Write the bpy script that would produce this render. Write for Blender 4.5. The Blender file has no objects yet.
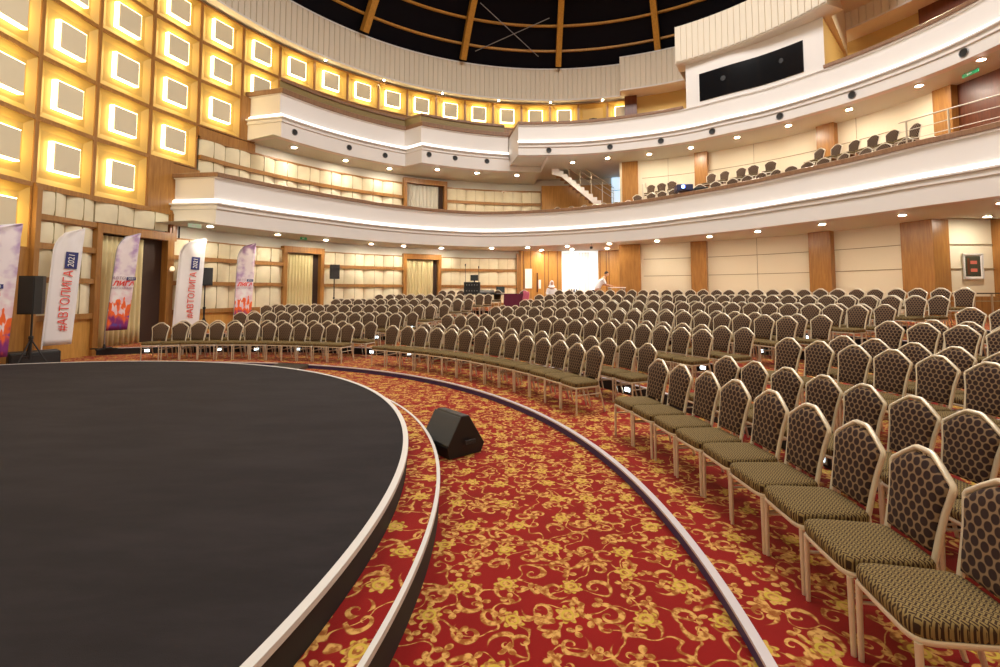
import bpy, math, random
from mathutils import Vector, Matrix
random.seed(7)
PI = math.pi
rad = math.radians
SC = bpy.context.scene
COL = SC.collection
OX, OY = -7.243, 3.385          # axis of the stage and the chair rows
WX, WY = 2.502, 11.663          # axis of the round hall
RW = 13.9

# ------------------------------------------------------------------ materials
def newmat(name):
    m = bpy.data.materials.new(name); m.use_nodes = True
    nt = m.node_tree
    b = nt.nodes['Principled BSDF']
    return m, nt, b
def N(nt, typ, **kw):
    n = nt.nodes.new(typ)
    for k, v in kw.items():
        setattr(n, k, v)
    return n
def L(nt, a, b): nt.links.new(a, b)
def plain(name, col, rough=.6, metal=0., bump=0., bscale=60., var=0., vscale=8., spec=.5):
    m, nt, b = newmat(name)
    b.inputs['Base Color'].default_value = (*col, 1)
    b.inputs['Roughness'].default_value = rough
    b.inputs['Metallic'].default_value = metal
    b.inputs['Specular IOR Level'].default_value = spec
    if var or bump:
        tc = N(nt, 'ShaderNodeTexCoord')
    if var:
        no = N(nt, 'ShaderNodeTexNoise'); no.inputs['Scale'].default_value = vscale; no.inputs['Detail'].default_value = 4
        L(nt, tc.outputs['Object'], no.inputs['Vector'])
        r = N(nt, 'ShaderNodeValToRGB')
        r.color_ramp.elements[0].position = .3; r.color_ramp.elements[1].position = .7
        r.color_ramp.elements[0].color = (*[c * (1 - var) for c in col], 1)
        r.color_ramp.elements[1].color = (*[min(1, c * (1 + var)) for c in col], 1)
        L(nt, no.outputs['Fac'], r.inputs['Fac']); L(nt, r.outputs['Color'], b.inputs['Base Color'])
    if bump:
        no2 = N(nt, 'ShaderNodeTexNoise'); no2.inputs['Scale'].default_value = bscale
        L(nt, tc.outputs['Object'], no2.inputs['Vector'])
        bp = N(nt, 'ShaderNodeBump'); bp.inputs['Strength'].default_value = bump; bp.inputs['Distance'].default_value = .02
        L(nt, no2.outputs['Fac'], bp.inputs['Height']); L(nt, bp.outputs['Normal'], b.inputs['Normal'])
    return m
def emis(name, col, strength):
    m, nt, b = newmat(name)
    b.inputs['Base Color'].default_value = (*col, 1)
    b.inputs['Emission Color'].default_value = (*col, 1)
    b.inputs['Emission Strength'].default_value = strength
    return m
def wood(name, c1, c2, rough=.35, scale=(1.2, 1.2, .12)):
    m, nt, b = newmat(name)
    tc = N(nt, 'ShaderNodeTexCoord')
    mp = N(nt, 'ShaderNodeMapping'); mp.inputs['Scale'].default_value = scale
    L(nt, tc.outputs['Object'], mp.inputs['Vector'])
    no = N(nt, 'ShaderNodeTexNoise'); no.inputs['Scale'].default_value = 14; no.inputs['Detail'].default_value = 5; no.inputs['Distortion'].default_value = .6
    L(nt, mp.outputs['Vector'], no.inputs['Vector'])
    r = N(nt, 'ShaderNodeValToRGB')
    r.color_ramp.elements[0].position = .3; r.color_ramp.elements[1].position = .7
    r.color_ramp.elements[0].color = (*c1, 1); r.color_ramp.elements[1].color = (*c2, 1)
    L(nt, no.outputs['Fac'], r.inputs['Fac']); L(nt, r.outputs['Color'], b.inputs['Base Color'])
    b.inputs['Roughness'].default_value = rough
    return m
def math_n(nt, op, a, b=None, clamp=False):
    n = N(nt, 'ShaderNodeMath', operation=op); n.use_clamp = clamp
    for i, v in enumerate((a, b)):
        if v is None: continue
        if isinstance(v, (int, float)): n.inputs[i].default_value = v
        else: L(nt, v, n.inputs[i])
    return n.outputs[0]
def mixc(nt, fac, a, b):
    n = N(nt, 'ShaderNodeMix', data_type='RGBA')
    if isinstance(fac, (int, float)): n.inputs[0].default_value = fac
    else: L(nt, fac, n.inputs[0])
    for i, v in ((6, a), (7, b)):
        if isinstance(v, tuple): n.inputs[i].default_value = (*v, 1)
        else: L(nt, v, n.inputs[i])
    return n.outputs[2]
def step(nt, v, lo, hi):
    n = N(nt, 'ShaderNodeMapRange', interpolation_type='SMOOTHSTEP')
    L(nt, v, n.inputs['Value']); n.inputs['From Min'].default_value = lo; n.inputs['From Max'].default_value = hi
    return n.outputs[0]

def carpet_mat():
    m, nt, b = newmat('red_damask_carpet')
    tc = N(nt, 'ShaderNodeTexCoord')
    no = N(nt, 'ShaderNodeTexNoise'); no.inputs['Scale'].default_value = 5; no.inputs['Detail'].default_value = 1
    L(nt, tc.outputs['Object'], no.inputs['Vector'])
    add = N(nt, 'ShaderNodeVectorMath', operation='MULTIPLY_ADD')
    L(nt, no.outputs['Color'], add.inputs[0]); add.inputs[1].default_value = (.05, .05, 0); L(nt, tc.outputs['Object'], add.inputs[2])
    P = add.outputs[0]
    def polar(scale, rnd, off):
        mp = N(nt, 'ShaderNodeMapping'); mp.inputs['Location'].default_value = (off, off * .7, 0); mp.inputs['Scale'].default_value = (scale, scale, 0)
        L(nt, P, mp.inputs['Vector'])
        vo = N(nt, 'ShaderNodeTexVoronoi', voronoi_dimensions='2D', feature='F1'); vo.inputs['Scale'].default_value = 1; vo.inputs['Randomness'].default_value = rnd
        L(nt, mp.outputs['Vector'], vo.inputs['Vector'])
        sub = N(nt, 'ShaderNodeVectorMath', operation='SUBTRACT'); L(nt, mp.outputs['Vector'], sub.inputs[0]); L(nt, vo.outputs['Position'], sub.inputs[1])
        sx = N(nt, 'ShaderNodeSeparateXYZ'); L(nt, sub.outputs[0], sx.inputs[0])
        th = math_n(nt, 'ARCTAN2', sx.outputs[1], sx.outputs[0])
        cs = N(nt, 'ShaderNodeSeparateColor'); L(nt, vo.outputs['Color'], cs.inputs[0])
        return vo.outputs['Distance'], th, cs.outputs[0], cs.outputs[1]
    # flower heads
    r, th, c0, c1 = polar(2.6, .45, 0.)
    pet = math_n(nt, 'COSINE', math_n(nt, 'ADD', math_n(nt, 'MULTIPLY', th, 7.), math_n(nt, 'MULTIPLY', c0, 6.28)))
    edge = math_n(nt, 'MULTIPLY_ADD', pet, .035); nt.nodes[-1].inputs[2].default_value = .17
    fl = step(nt, math_n(nt, 'SUBTRACT', edge, r), -.012, .012)
    shade = math_n(nt, 'COSINE', math_n(nt, 'MULTIPLY', r, 70.))
    # scrolls (log spirals)
    r2, th2, d0, d1 = polar(4.9, .75, 3.3)
    lg = math_n(nt, 'LOGARITHM', math_n(nt, 'ADD', r2, .02), 2.718)
    sgn = math_n(nt, 'SUBTRACT', math_n(nt, 'MULTIPLY', math_n(nt, 'GREATER_THAN', d1, .5), 2.), 1.)
    ph = math_n(nt, 'ADD', math_n(nt, 'ADD', math_n(nt, 'MULTIPLY', th2, sgn), math_n(nt, 'MULTIPLY', lg, 3.4)), math_n(nt, 'MULTIPLY', d0, 6.28))
    sp = step(nt, math_n(nt, 'COSINE', ph), .52, .72)
    win = math_n(nt, 'MULTIPLY', step(nt, r2, .5, .44), step(nt, r2, .03, .06))
    sc = math_n(nt, 'MULTIPLY', sp, win)
    # leaves
    r3, th3, e0, e1 = polar(7.2, .9, 9.1)
    lf = math_n(nt, 'ABSOLUTE', math_n(nt, 'COSINE', math_n(nt, 'ADD', math_n(nt, 'MULTIPLY', th3, 1.5), math_n(nt, 'MULTIPLY', e0, 6.28))))
    le = math_n(nt, 'MULTIPLY', step(nt, math_n(nt, 'SUBTRACT', math_n(nt, 'MULTIPLY', lf, .42), r3), .0, .04), math_n(nt, 'GREATER_THAN', e1, .45))
    # vines
    nv = N(nt, 'ShaderNodeTexNoise'); nv.inputs['Scale'].default_value = 3.6; nv.inputs['Detail'].default_value = 1.5
    L(nt, P, nv.inputs['Vector'])
    vine = step(nt, math_n(nt, 'ABSOLUTE', math_n(nt, 'SUBTRACT', nv.outputs['Fac'], .5)), .014, .006)
    gold = math_n(nt, 'MAXIMUM', math_n(nt, 'MAXIMUM', sc, le), vine)
    gold = math_n(nt, 'MAXIMUM', gold, fl)
    nb = N(nt, 'ShaderNodeTexNoise'); nb.inputs['Scale'].default_value = 26; L(nt, P, nb.inputs['Vector'])
    gcol = mixc(nt, step(nt, nb.outputs['Fac'], .38, .62), (.27, .085, .018), (.60, .34, .10))
    gcol = mixc(nt, math_n(nt, 'MULTIPLY', fl, step(nt, shade, -.2, .6)), gcol, (.50, .35, .05))
    nr = N(nt, 'ShaderNodeTexNoise'); nr.inputs['Scale'].default_value = 2.; L(nt, P, nr.inputs['Vector'])
    red = mixc(nt, nr.outputs['Fac'], (.155, .004, .005), (.285, .010, .010))
    colr = mixc(nt, gold, red, gcol)
    L(nt, colr, b.inputs['Base Color'])
    b.inputs['Roughness'].default_value = .95; b.inputs['Specular IOR Level'].default_value = .1
    b.inputs['Sheen Weight'].default_value = .14; b.inputs['Sheen Roughness'].default_value = .45; b.inputs['Sheen Tint'].default_value = (1., .75, .55, 1)
    fz = N(nt, 'ShaderNodeTexNoise'); fz.inputs['Scale'].default_value = 300; L(nt, tc.outputs['Object'], fz.inputs['Vector'])
    bp = N(nt, 'ShaderNodeBump'); bp.inputs['Strength'].default_value = .3; bp.inputs['Distance'].default_value = .004
    L(nt, fz.outputs['Fac'], bp.inputs['Height']); L(nt, bp.outputs['Normal'], b.inputs['Normal'])
    return m
def dots_mat(name, ax, base, spot, px, pz, thr=.12):
    """staggered dark lozenges on a lighter woven ground"""
    m, nt, b = newmat(name)
    tc = N(nt, 'ShaderNodeTexCoord'); s = N(nt, 'ShaderNodeSeparateXYZ'); L(nt, tc.outputs['Object'], s.inputs[0])
    X = math_n(nt, 'MULTIPLY', s.outputs[ax[0]], 1/px); Y = math_n(nt, 'MULTIPLY', s.outputs[ax[1]], 1/pz)
    def cell(o):
        a = math_n(nt, 'SUBTRACT', math_n(nt, 'FRACT', math_n(nt, 'ADD', X, 40 + o)), .5)
        c = math_n(nt, 'MULTIPLY', math_n(nt, 'SUBTRACT', math_n(nt, 'FRACT', math_n(nt, 'ADD', Y, 40 + o)), .5), pz/px)
        return math_n(nt, 'SQRT', math_n(nt, 'ADD', math_n(nt, 'MULTIPLY', a, a), math_n(nt, 'MULTIPLY', c, c)))
    f = step(nt, math_n(nt, 'MINIMUM', cell(0.), cell(.5)), thr + .05, thr - .05)
    L(nt, mixc(nt, f, base, spot), b.inputs['Base Color'])
    b.inputs['Roughness'].default_value = .85; b.inputs['Specular IOR Level'].default_value = .2
    return m
def weave_mat(name):
    m, nt, b = newmat(name)
    tc = N(nt, 'ShaderNodeTexCoord')
    mp = N(nt, 'ShaderNodeMapping'); mp.inputs['Rotation'].default_value = (0, 0, .78); L(nt, tc.outputs['Object'], mp.inputs['Vector'])
    s = N(nt, 'ShaderNodeSeparateXYZ'); L(nt, mp.outputs[0], s.inputs[0])
    k = 2 * PI / .023
    ch = math_n(nt, 'MULTIPLY', math_n(nt, 'SINE', math_n(nt, 'MULTIPLY', s.outputs[0], k / 2)), math_n(nt, 'SINE', math_n(nt, 'MULTIPLY', s.outputs[1], k / 2)))
    sel = math_n(nt, 'GREATER_THAN', ch, 0.)
    a = math_n(nt, 'COSINE', math_n(nt, 'MULTIPLY', s.outputs[0], k * 1.5)); c = math_n(nt, 'COSINE', math_n(nt, 'MULTIPLY', s.outputs[1], k * 1.5))
    mx = N(nt, 'ShaderNodeMix', data_type='FLOAT'); L(nt, sel, mx.inputs[0]); L(nt, a, mx.inputs[2]); L(nt, c, mx.inputs[3])
    f = step(nt, mx.outputs[0], -.35, .25)
    L(nt, mixc(nt, f, (.042, .021, .011), (.235, .165, .062)), b.inputs['Base Color'])
    b.inputs['Roughness'].default_value = .85; b.inputs['Specular IOR Level'].default_value = .2
    return m
def banner_mat():
    """printed festival banner: lilac wash above, orange crowd shapes below"""
    m, nt, b = newmat('printed_banner')
    tc = N(nt, 'ShaderNodeTexCoord'); s = N(nt, 'ShaderNodeSeparateXYZ'); L(nt, tc.outputs['Object'], s.inputs[0])
    no = N(nt, 'ShaderNodeTexNoise'); no.inputs['Scale'].default_value = 2.6; no.inputs['Detail'].default_value = 3; L(nt, tc.outputs['Object'], no.inputs['Vector'])
    wash = mixc(nt, step(nt, no.outputs['Fac'], .42, .66), (.80, .72, .76), (.42, .25, .50))
    lo = mixc(nt, step(nt, no.outputs['Fac'], .40, .6), (.82, .78, .78), (.74, .52, .58))
    top = mixc(nt, step(nt, s.outputs[2], 1.35, 2.3), lo, wash)
    mp = N(nt, 'ShaderNodeMapping'); mp.inputs['Scale'].default_value = (7.5, 7.5, 2.6); L(nt, tc.outputs['Object'], mp.inputs['Vector'])
    n2 = N(nt, 'ShaderNodeTexNoise'); n2.inputs['Scale'].default_value = 1.; n2.inputs['Detail'].default_value = 2; L(nt, mp.outputs[0], n2.inputs['Vector'])
    hgt = math_n(nt, 'ADD', s.outputs[2], math_n(nt, 'MULTIPLY', math_n(nt, 'SUBTRACT', n2.outputs['Fac'], .5), 2.2))
    crowd = step(nt, hgt, 1.28, 1.18)
    cc = mixc(nt, step(nt, hgt, .55, 1.05), (.20, .02, .16), (.82, .13, .02))
    n3 = N(nt, 'ShaderNodeTexNoise'); n3.inputs['Scale'].default_value = 4.; L(nt, tc.outputs['Object'], n3.inputs['Vector'])
    cc = mixc(nt, step(nt, n3.outputs['Fac'], .58, .68), cc, (.12, .05, .30))
    L(nt, mixc(nt, crowd, top, cc), b.inputs['Base Color'])
    b.inputs['Roughness'].default_value = .8
    return m
def stage_mat():
    m, nt, b = newmat('black_stage_carpet')
    tc = N(nt, 'ShaderNodeTexCoord')
    mp = N(nt, 'ShaderNodeMapping'); mp.inputs['Rotation'].default_value = (0, 0, .5); mp.inputs['Scale'].default_value = (.7, 2.2, 1); L(nt, tc.outputs['Object'], mp.inputs['Vector'])
    no = N(nt, 'ShaderNodeTexNoise'); no.inputs['Scale'].default_value = 1.6; no.inputs['Detail'].default_value = 6; no.inputs['Roughness'].default_value = .65
    L(nt, mp.outputs[0], no.inputs['Vector'])
    L(nt, mixc(nt, step(nt, no.outputs['Fac'], .3, .75), (.0115, .0085, .0100), (.021, .0165, .0185)), b.inputs['Base Color'])
    b.inputs['Roughness'].default_value = .9; b.inputs['Specular IOR Level'].default_value = .25
    fz = N(nt, 'ShaderNodeTexNoise'); fz.inputs['Scale'].default_value = 220; L(nt, tc.outputs['Object'], fz.inputs['Vector'])
    bp = N(nt, 'ShaderNodeBump'); bp.inputs['Strength'].default_value = .4; bp.inputs['Distance'].default_value = .004
    L(nt, fz.outputs['Fac'], bp.inputs['Height']); L(nt, bp.outputs['Normal'], b.inputs['Normal'])
    return m

M = {}
M['carpet'] = carpet_mat()
M['stage'] = stage_mat()
M['stage_side'] = plain('black_stage_skirt', (.018, .017, .016), .7)
M['trim_white'] = plain('white_painted_edge', (.62, .60, .58), .45)
M['nosing'] = plain('pale_step_nosing', (.55, .50, .52), .5)
M['riser'] = plain('dark_violet_riser', (.045, .027, .105), .6)
M['riser_dark'] = plain('dark_tier_riser', (.012, .011, .014), .6)
M['wood'] = wood('honey_wood_veneer', (.27, .115, .025), (.40, .19, .045))
M['wood_light'] = wood('light_wood_veneer', (.46, .23, .05), (.60, .32, .08))
M['wood_rail'] = wood('walnut_rail', (.28, .13, .035), (.38, .19, .055))
M['wood_dark'] = wood('dark_red_wood', (.09, .022, .008), (.15, .04, .014))
M['wood_cap'] = wood('brown_rail_cap', (.20, .10, .05), (.28, .15, .08), .4)
M['pad'] = plain('cream_padded_fabric', (.74, .67, .48), .85, var=.05, vscale=3)
M['pad_seam'] = plain('tan_pad_seam', (.40, .33, .19), .9)  # seams between pads, a darker tan than the fabric
M['plaster'] = plain('warm_white_plaster', (.75, .715, .69), .6)
M['soffit'] = plain('cream_soffit', (.66, .71, .65), .8)
M['band'] = plain('pale_wall_band', (.68, .66, .58), .7)
M['acoustic'] = plain('cream_acoustic_panel', (.76, .69, .53), .8)
M['joint'] = plain('panel_joint', (.30, .23, .13), .8)
M['yellow_wall'] = plain('ochre_wall', (.52, .36, .13), .7)
M['frieze'] = plain('ribbed_cream_frieze', (.70, .62, .50), .7)
M['coffer'] = plain('gold_cream_coffer', (.60, .38, .09), .55)
M['face'] = plain('beige_panel_face', (.68, .60, .43), .7)
M['led'] = emis('warm_led_glow', (1., .82, .42), 7.5)
M['cove'] = emis('cove_led_strip', (1., .95, .88), 2.4)
M['downlight'] = emis('downlight_lamp', (1., .90, .74), 560.)
M['spot_lamp'] = emis('spot_lamp', (1., .82, .5), 110.)
M['steplight'] = emis('cool_step_light', (.75, .95, 1.), 7.)
M['window'] = emis('daylit_sheer', (.84, .92, 1.), .5)
M['window_blue'] = emis('daylit_pane', (.60, .80, 1.), .85)
M['sheer'] = emis('bright_sheer_curtain', (1., .97, .92), .3)
M['curtain'] = plain('cream_curtain', (.62, .52, .28), .9)
M['curtain_grey'] = plain('pale_grey_curtain', (.60, .58, .50), .9)
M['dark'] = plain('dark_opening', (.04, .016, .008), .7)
M['black'] = plain('black_plastic', (.012, .012, .013), .5)
M['grille'] = plain('black_speaker_grille', (.02, .02, .022), .55, bump=.5, bscale=400)
M['grey_metal'] = plain('grey_metal', (.35, .35, .36), .35, .8)
M['steel'] = plain('brushed_steel', (.62, .55, .45), .3, .9)
M['chrome'] = plain('bright_handrail', (.60, .53, .42), .45, .6)
M['glass_dark'] = plain('dark_booth_glass', (.006, .006, .007), .12)
M['dome_glass'] = plain('night_dome_glass', (.0016, .0016, .005), .6, spec=.15)
M['rib'] = wood('golden_dome_rib', (.42, .20, .03), (.58, .29, .05))
M['gold'] = plain('champagne_gold_tube', (.74, .66, .52), .34, .45)
M['chair_back'] = dots_mat('dotted_brown_fabric', (0, 2), (.225, .145, .083), (.032, .017, .015), .054, .086, .405)
M['chair_seat'] = weave_mat('woven_olive_fabric')
M['chair_far'] = plain('brown_fabric', (.13, .085, .035), .85)
M['white_cloth'] = plain('white_cloth', (.80, .78, .80), .75)
M['print'] = banner_mat()
M['red_ink'] = plain('red_lettering', (.72, .05, .035), .7)
M['navy'] = plain('navy_label', (.03, .035, .16), .7)
M['white_ink'] = plain('white_lettering', (.8, .8, .8), .7)
M['grey_ink'] = plain('grey_lettering', (.35, .22, .30), .7)
M['green'] = emis('green_exit_sign', (.02, .30, .12), .25)
M['green_pale'] = emis('pale_exit_sign', (.55, .72, .55), .3)
M['maroon'] = plain('maroon_tablecloth', (.11, .006, .03), .8)
M['pink'] = plain('pink_cloth', (.55, .12, .20), .8)
M['skin'] = plain('skin', (.55, .30, .20), .6)
M['hair'] = plain('dark_hair', (.02, .014, .012), .6)
M['trousers'] = plain('dark_trousers', (.02, .02, .025), .8)
M['screen'] = emis('dim_laptop_screen', (.012, .02, .02), .3)
M['blue_lens'] = emis('blue_projector_beam', (.12, .2, 1.), 22.)
M['projector'] = plain('projector_case', (.03, .035, .10), .4)
M['paper'] = plain('white_sheet', (.85, .83, .80), .7)
M['picture_red'] = plain('picture_red', (.55, .14, .10), .6)
M['picture_dark'] = plain('picture_dark', (.05, .05, .03), .5)
M['table_glass'] = plain('dark_table_top', (.09, .07, .045), .2)

# ------------------------------------------------------------------ mesh helper
class MB:
    def __init__(self): self.v = []; self.f = []; self.mi = []; self.cur = 0
    def add(self, vs, fs):
        o = len(self.v); self.v += [tuple(p) for p in vs]
        self.f += [tuple(i + o for i in f) for f in fs]; self.mi += [self.cur] * len(fs); return self
    def box(self, c, s, rz=0., rx=0., ry=0.):
        R = Matrix.Rotation(rz, 4, 'Z') @ Matrix.Rotation(ry, 4, 'Y') @ Matrix.Rotation(rx, 4, 'X')
        h = [x / 2 for x in s]; vs = []
        for sx, sy, sz in ((-1,-1,-1),(1,-1,-1),(1,1,-1),(-1,1,-1),(-1,-1,1),(1,-1,1),(1,1,1),(-1,1,1)):
            p = R @ Vector((sx*h[0], sy*h[1], sz*h[2])); vs.append((p.x+c[0], p.y+c[1], p.z+c[2]))
        return self.add(vs, [(0,3,2,1),(4,5,6,7),(0,1,5,4),(1,2,6,5),(2,3,7,6),(3,0,4,7)])
    def bbox(self, c, s, b=.01, rz=0., rx=0.):
        """bevelled box: chamfered on every edge"""
        R = Matrix.Rotation(rz, 4, 'Z') @ Matrix.Rotation(rx, 4, 'X'); h = [x/2 for x in s]; vs = []
        for ax in range(3):
            for sg in (-1, 1):
                o = [i for i in range(3) if i != ax]
                for a, d in ((-1,-1),(1,-1),(1,1),(-1,1)):
                    p = [0,0,0]; p[ax] = sg*h[ax]; p[o[0]] = a*(h[o[0]]-b); p[o[1]] = d*(h[o[1]]-b)
                    q = R @ Vector(p); vs.append((q.x+c[0], q.y+c[1], q.z+c[2]))
        import bmesh
        bm = bmesh.new(); bv = [bm.verts.new(v) for v in vs]
        r = bmesh.ops.convex_hull(bm, input=bv); bmesh.ops.dissolve_limit(bm, angle_limit=.01, verts=bm.verts, edges=bm.edges)
        bm.verts.index_update(); V = [v.co[:] for v in bm.verts]; F = [[v.index for v in f.verts] for f in bm.faces]; bm.free()
        return self.add(V, F)
    def tube(self, pts, r, n=8, closed=False, cap=True):
        pts = [Vector(p) for p in pts]; m = len(pts); rs = r if isinstance(r, (list, tuple)) else [r]*m
        vs = []; up = Vector((0,0,1)); prev = None
        for i, p in enumerate(pts):
            a = pts[(i-1) % m] if (closed or i > 0) else p; b = pts[(i+1) % m] if (closed or i < m-1) else p
            t = (b-a).normalized()
            x = t.cross(prev if prev is not None else (up if abs(t.z) < .9 else Vector((1,0,0))))
            if x.length < 1e-4: x = t.cross(Vector((0,1,0)))
            x.normalize(); y = x.cross(t).normalized(); prev = y
            for k in range(n):
                an = 2*PI*k/n; q = p + (x*math.cos(an) + y*math.sin(an))*rs[i]; vs.append(q[:])
        fs = []
        for i in range(m if closed else m-1):
            j = (i+1) % m
            for k in range(n):
                k2 = (k+1) % n; fs.append((i*n+k, i*n+k2, j*n+k2, j*n+k))
        if cap and not closed: fs += [tuple(range(n))[::-1], tuple((m-1)*n+k for k in range(n))]
        return self.add(vs, fs)
    def lathe(self, prof, c=(0,0,0), n=20, ax='z', cap=True):
        vs = []
        for r, z in prof:
            for k in range(n):
                a = 2*PI*k/n
                p = (r*math.cos(a), r*math.sin(a), z) if ax == 'z' else (r*math.cos(a), z, r*math.sin(a))
                vs.append((p[0]+c[0], p[1]+c[1], p[2]+c[2]))
        fs = [(i*n+k, i*n+(k+1)%n, (i+1)*n+(k+1)%n, (i+1)*n+k) for i in range(len(prof)-1) for k in range(n)]
        if cap: fs += [tuple(range(n))[::-1], tuple((len(prof)-1)*n+k for k in range(n))]
        return self.add(vs, fs)
    def grid(self, rows, closed_u=False):
        m, n = len(rows), len(rows[0]); vs = [p for r in rows for p in r]
        fs = [(i*n+j, i*n+(j+1)%n, (i+1)*n+(j+1)%n, (i+1)*n+j) for i in range(m-1) for j in range(n if closed_u else n-1)]
        return self.add(vs, fs)
    def prism(self, poly, z0, z1):
        n = len(poly); vs = [(x,y,z0) for x,y in poly] + [(x,y,z1) for x,y in poly]
        fs = [tuple(range(n))[::-1], tuple(range(n, 2*n))] + [(i, (i+1)%n, n+(i+1)%n, n+i) for i in range(n)]
        return self.add(vs, fs)
    def sweep(self, stations, closed_prof=False):
        """stations: list of lists of points"""
        m, n = len(stations), len(stations[0]); vs = [p for s in stations for p in s]
        fs = [(i*n+j, i*n+(j+1)%n, (i+1)*n+(j+1)%n, (i+1)*n+j) for i in range(m-1) for j in range(n if closed_prof else n-1)]
        if closed_prof: fs += [tuple(range(n))[::-1], tuple((m-1)*n+j for j in range(n))]
        return self.add(vs, fs)
    def data(self, name, mats, smooth=35):
        me = bpy.data.meshes.new(name); me.from_pydata(self.v, [], self.f)
        for m in (mats if isinstance(mats, (list, tuple)) else [mats]): me.materials.append(m)
        me.polygons.foreach_set('material_index', self.mi)
        import bmesh
        bm = bmesh.new(); bm.from_mesh(me); bmesh.ops.recalc_face_normals(bm, faces=bm.faces); bm.to_mesh(me); bm.free()
        if smooth:
            me.polygons.foreach_set('use_smooth', [True]*len(me.polygons)); me.set_sharp_from_angle(angle=rad(smooth))
        me.update(); return me
    def obj(self, name, mats, parent=None, smooth=35):
        o = bpy.data.objects.new(name, self.data(name, mats, smooth)); COL.objects.link(o)
        if parent: o.parent = parent
        return o
def link(name, me, parent=None):
    o = bpy.data.objects.new(name, me); COL.objects.link(o)
    if parent: o.parent = parent
    return o
def tag(o, label, cat, group=None, kind=None):
    if label: o['label'] = label
    if cat: o['category'] = cat
    if group: o['group'] = group
    if kind: o['kind'] = kind
    return o
def thing(name, label, cat, loc=(0,0,0), rz=0., group=None):
    o = bpy.data.objects.new(name, None); COL.objects.link(o); o.empty_display_size = .1
    o.location = loc; o.rotation_euler = (0,0,rz); return tag(o, label, cat, group)
def struct(o, label=None): o['kind'] = 'structure'; o['label'] = label or o.name.replace('_', ' '); return o
def copy_tree(o, parent=None):
    c = o.copy(); COL.objects.link(c)
    if parent: c.parent = parent
    for ch in o.children: copy_tree(ch, c)
    return c
ORD = ['first','second','third','fourth','fifth','sixth','seventh','eighth','ninth','tenth','eleventh','twelfth','thirteenth','fourteenth','fifteenth','sixteenth','seventeenth','eighteenth','nineteenth','twentieth','twenty-first','twenty-second','twenty-third','twenty-fourth','twenty-fifth','twenty-sixth','twenty-seventh','twenty-eighth','twenty-ninth','thirtieth','thirty-first','thirty-second','thirty-third']
def PW(R, az, z=0.): a = rad(az); return (WX + R*math.cos(a), WY + R*math.sin(a), z)
def PO(R, az, z=0.): a = rad(az); return (OX + R*math.cos(a), OY + R*math.sin(a), z)
def frange(a, b, stp):
    n = max(1, int(math.ceil(abs(b-a)/stp))); return [a + (b-a)*i/n for i in range(n+1)]
def inward(az): return rad(az) + PI/2        # rz that turns local +Y towards the hall axis
# camera model, used only to sort repeats by size and to leave out those that fall outside the frame
CF, CP, CY0 = 474.45, .06, 263.6
def proj(x, y, z):
    z -= 1.83; c, s = math.cos(CP), math.sin(CP); d = y*c + z*s; h = -y*s + z*c
    if d < .1: return None
    return 500 + CF*x/d, CY0 - CF*h/d, d
def arcbox(mb, az0, az1, r0, r1, z0, z1, stp=1.5):
    mb.sweep([[PW(r0,a,z0), PW(r1,a,z0), PW(r1,a,z1), PW(r0,a,z1)] for a in frange(az0, az1, stp)], True)
def arcwall(mb, az0, az1, R, z0, z1, stp=1.5):
    mb.sweep([[PW(R,a,z0), PW(R,a,z1)] for a in frange(az0, az1, stp)])
def interp(tab, x):
    tab = sorted(tab)
    if x <= tab[0][0]: return tab[0][1]
    if x >= tab[-1][0]: return tab[-1][1]
    for i in range(len(tab)-1):
        if tab[i][0] <= x <= tab[i+1][0]:
            p0 = tab[max(0,i-1)]; p1 = tab[i]; p2 = tab[i+1]; p3 = tab[min(len(tab)-1,i+2)]
            h = p2[0]-p1[0]; t = (x-p1[0])/h
            m1 = (p2[1]-p0[1])/(p2[0]-p0[0]) if p2[0] > p0[0] else 0; m2 = (p3[1]-p1[1])/(p3[0]-p1[0])
            return (2*t**3-3*t*t+1)*p1[1] + (t**3-2*t*t+t)*h*m1 + (-2*t**3+3*t*t)*p2[1] + (t**3-t*t)*h*m2

# ------------------------------------------------------------------ floors, risers
TIER0 = .09; TH = .183
RIS = [10.58 + 2.14*k for k in range(5)]       # riser radii of tiers 1..5
def hall_limit(th, Rh=14.4):
    dx, dy = math.cos(th), math.sin(th); fx, fy = OX-WX, OY-WY
    b = dx*fx + dy*fy; c = fx*fx + fy*fy - Rh*Rh
    return -b + math.sqrt(max(0, b*b - c))
mb = MB(); mb.lathe([(14.6,-.12),(14.6,0.)], (WX,WY,0), 96)
struct(mb.obj('floor', M['carpet'], smooth=0), 'red and gold patterned carpet of the sunken walkway around the stage')
def tier(name, r0, r1, z, lab):
    mb = MB(); st = []
    for i in range(0, 361):
        th = rad(-45 + i*.5); lim = hall_limit(th)
        if lim < r0 + .05: continue
        ro = min(r1, lim)
        st.append([(OX+r0*math.cos(th), OY+r0*math.sin(th), z), (OX+ro*math.cos(th), OY+ro*math.sin(th), z)])
    mb.sweep(st); struct(mb.obj(name, M['carpet'], smooth=0), lab)
    # riser face and nosing
    mb = MB(); mb2 = MB(); s1 = []; s2 = []
    for i in range(0, 361):
        th = rad(-45 + i*.5)
        if hall_limit(th) < r0 + .05: continue
        c, s = math.cos(th), math.sin(th)
        zz = z - (TIER0 if name == 'floor_terrace' else TH)
        s1.append([(OX+r0*c, OY+r0*s, zz-.01), (OX+r0*c, OY+r0*s, z-.012)])
        s2.append([(OX+(r0-.012)*c, OY+(r0-.012)*s, z-.014), (OX+(r0-.012)*c, OY+(r0-.012)*s, z+.004), (OX+(r0+.042)*c, OY+(r0+.042)*s, z+.004), (OX+(r0+.042)*c, OY+(r0+.042)*s, z-.014)])
    mb.sweep(s1); mb2.sweep(s2, True); return mb, mb2
bounds = [8.56] + RIS + [40.]
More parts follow.
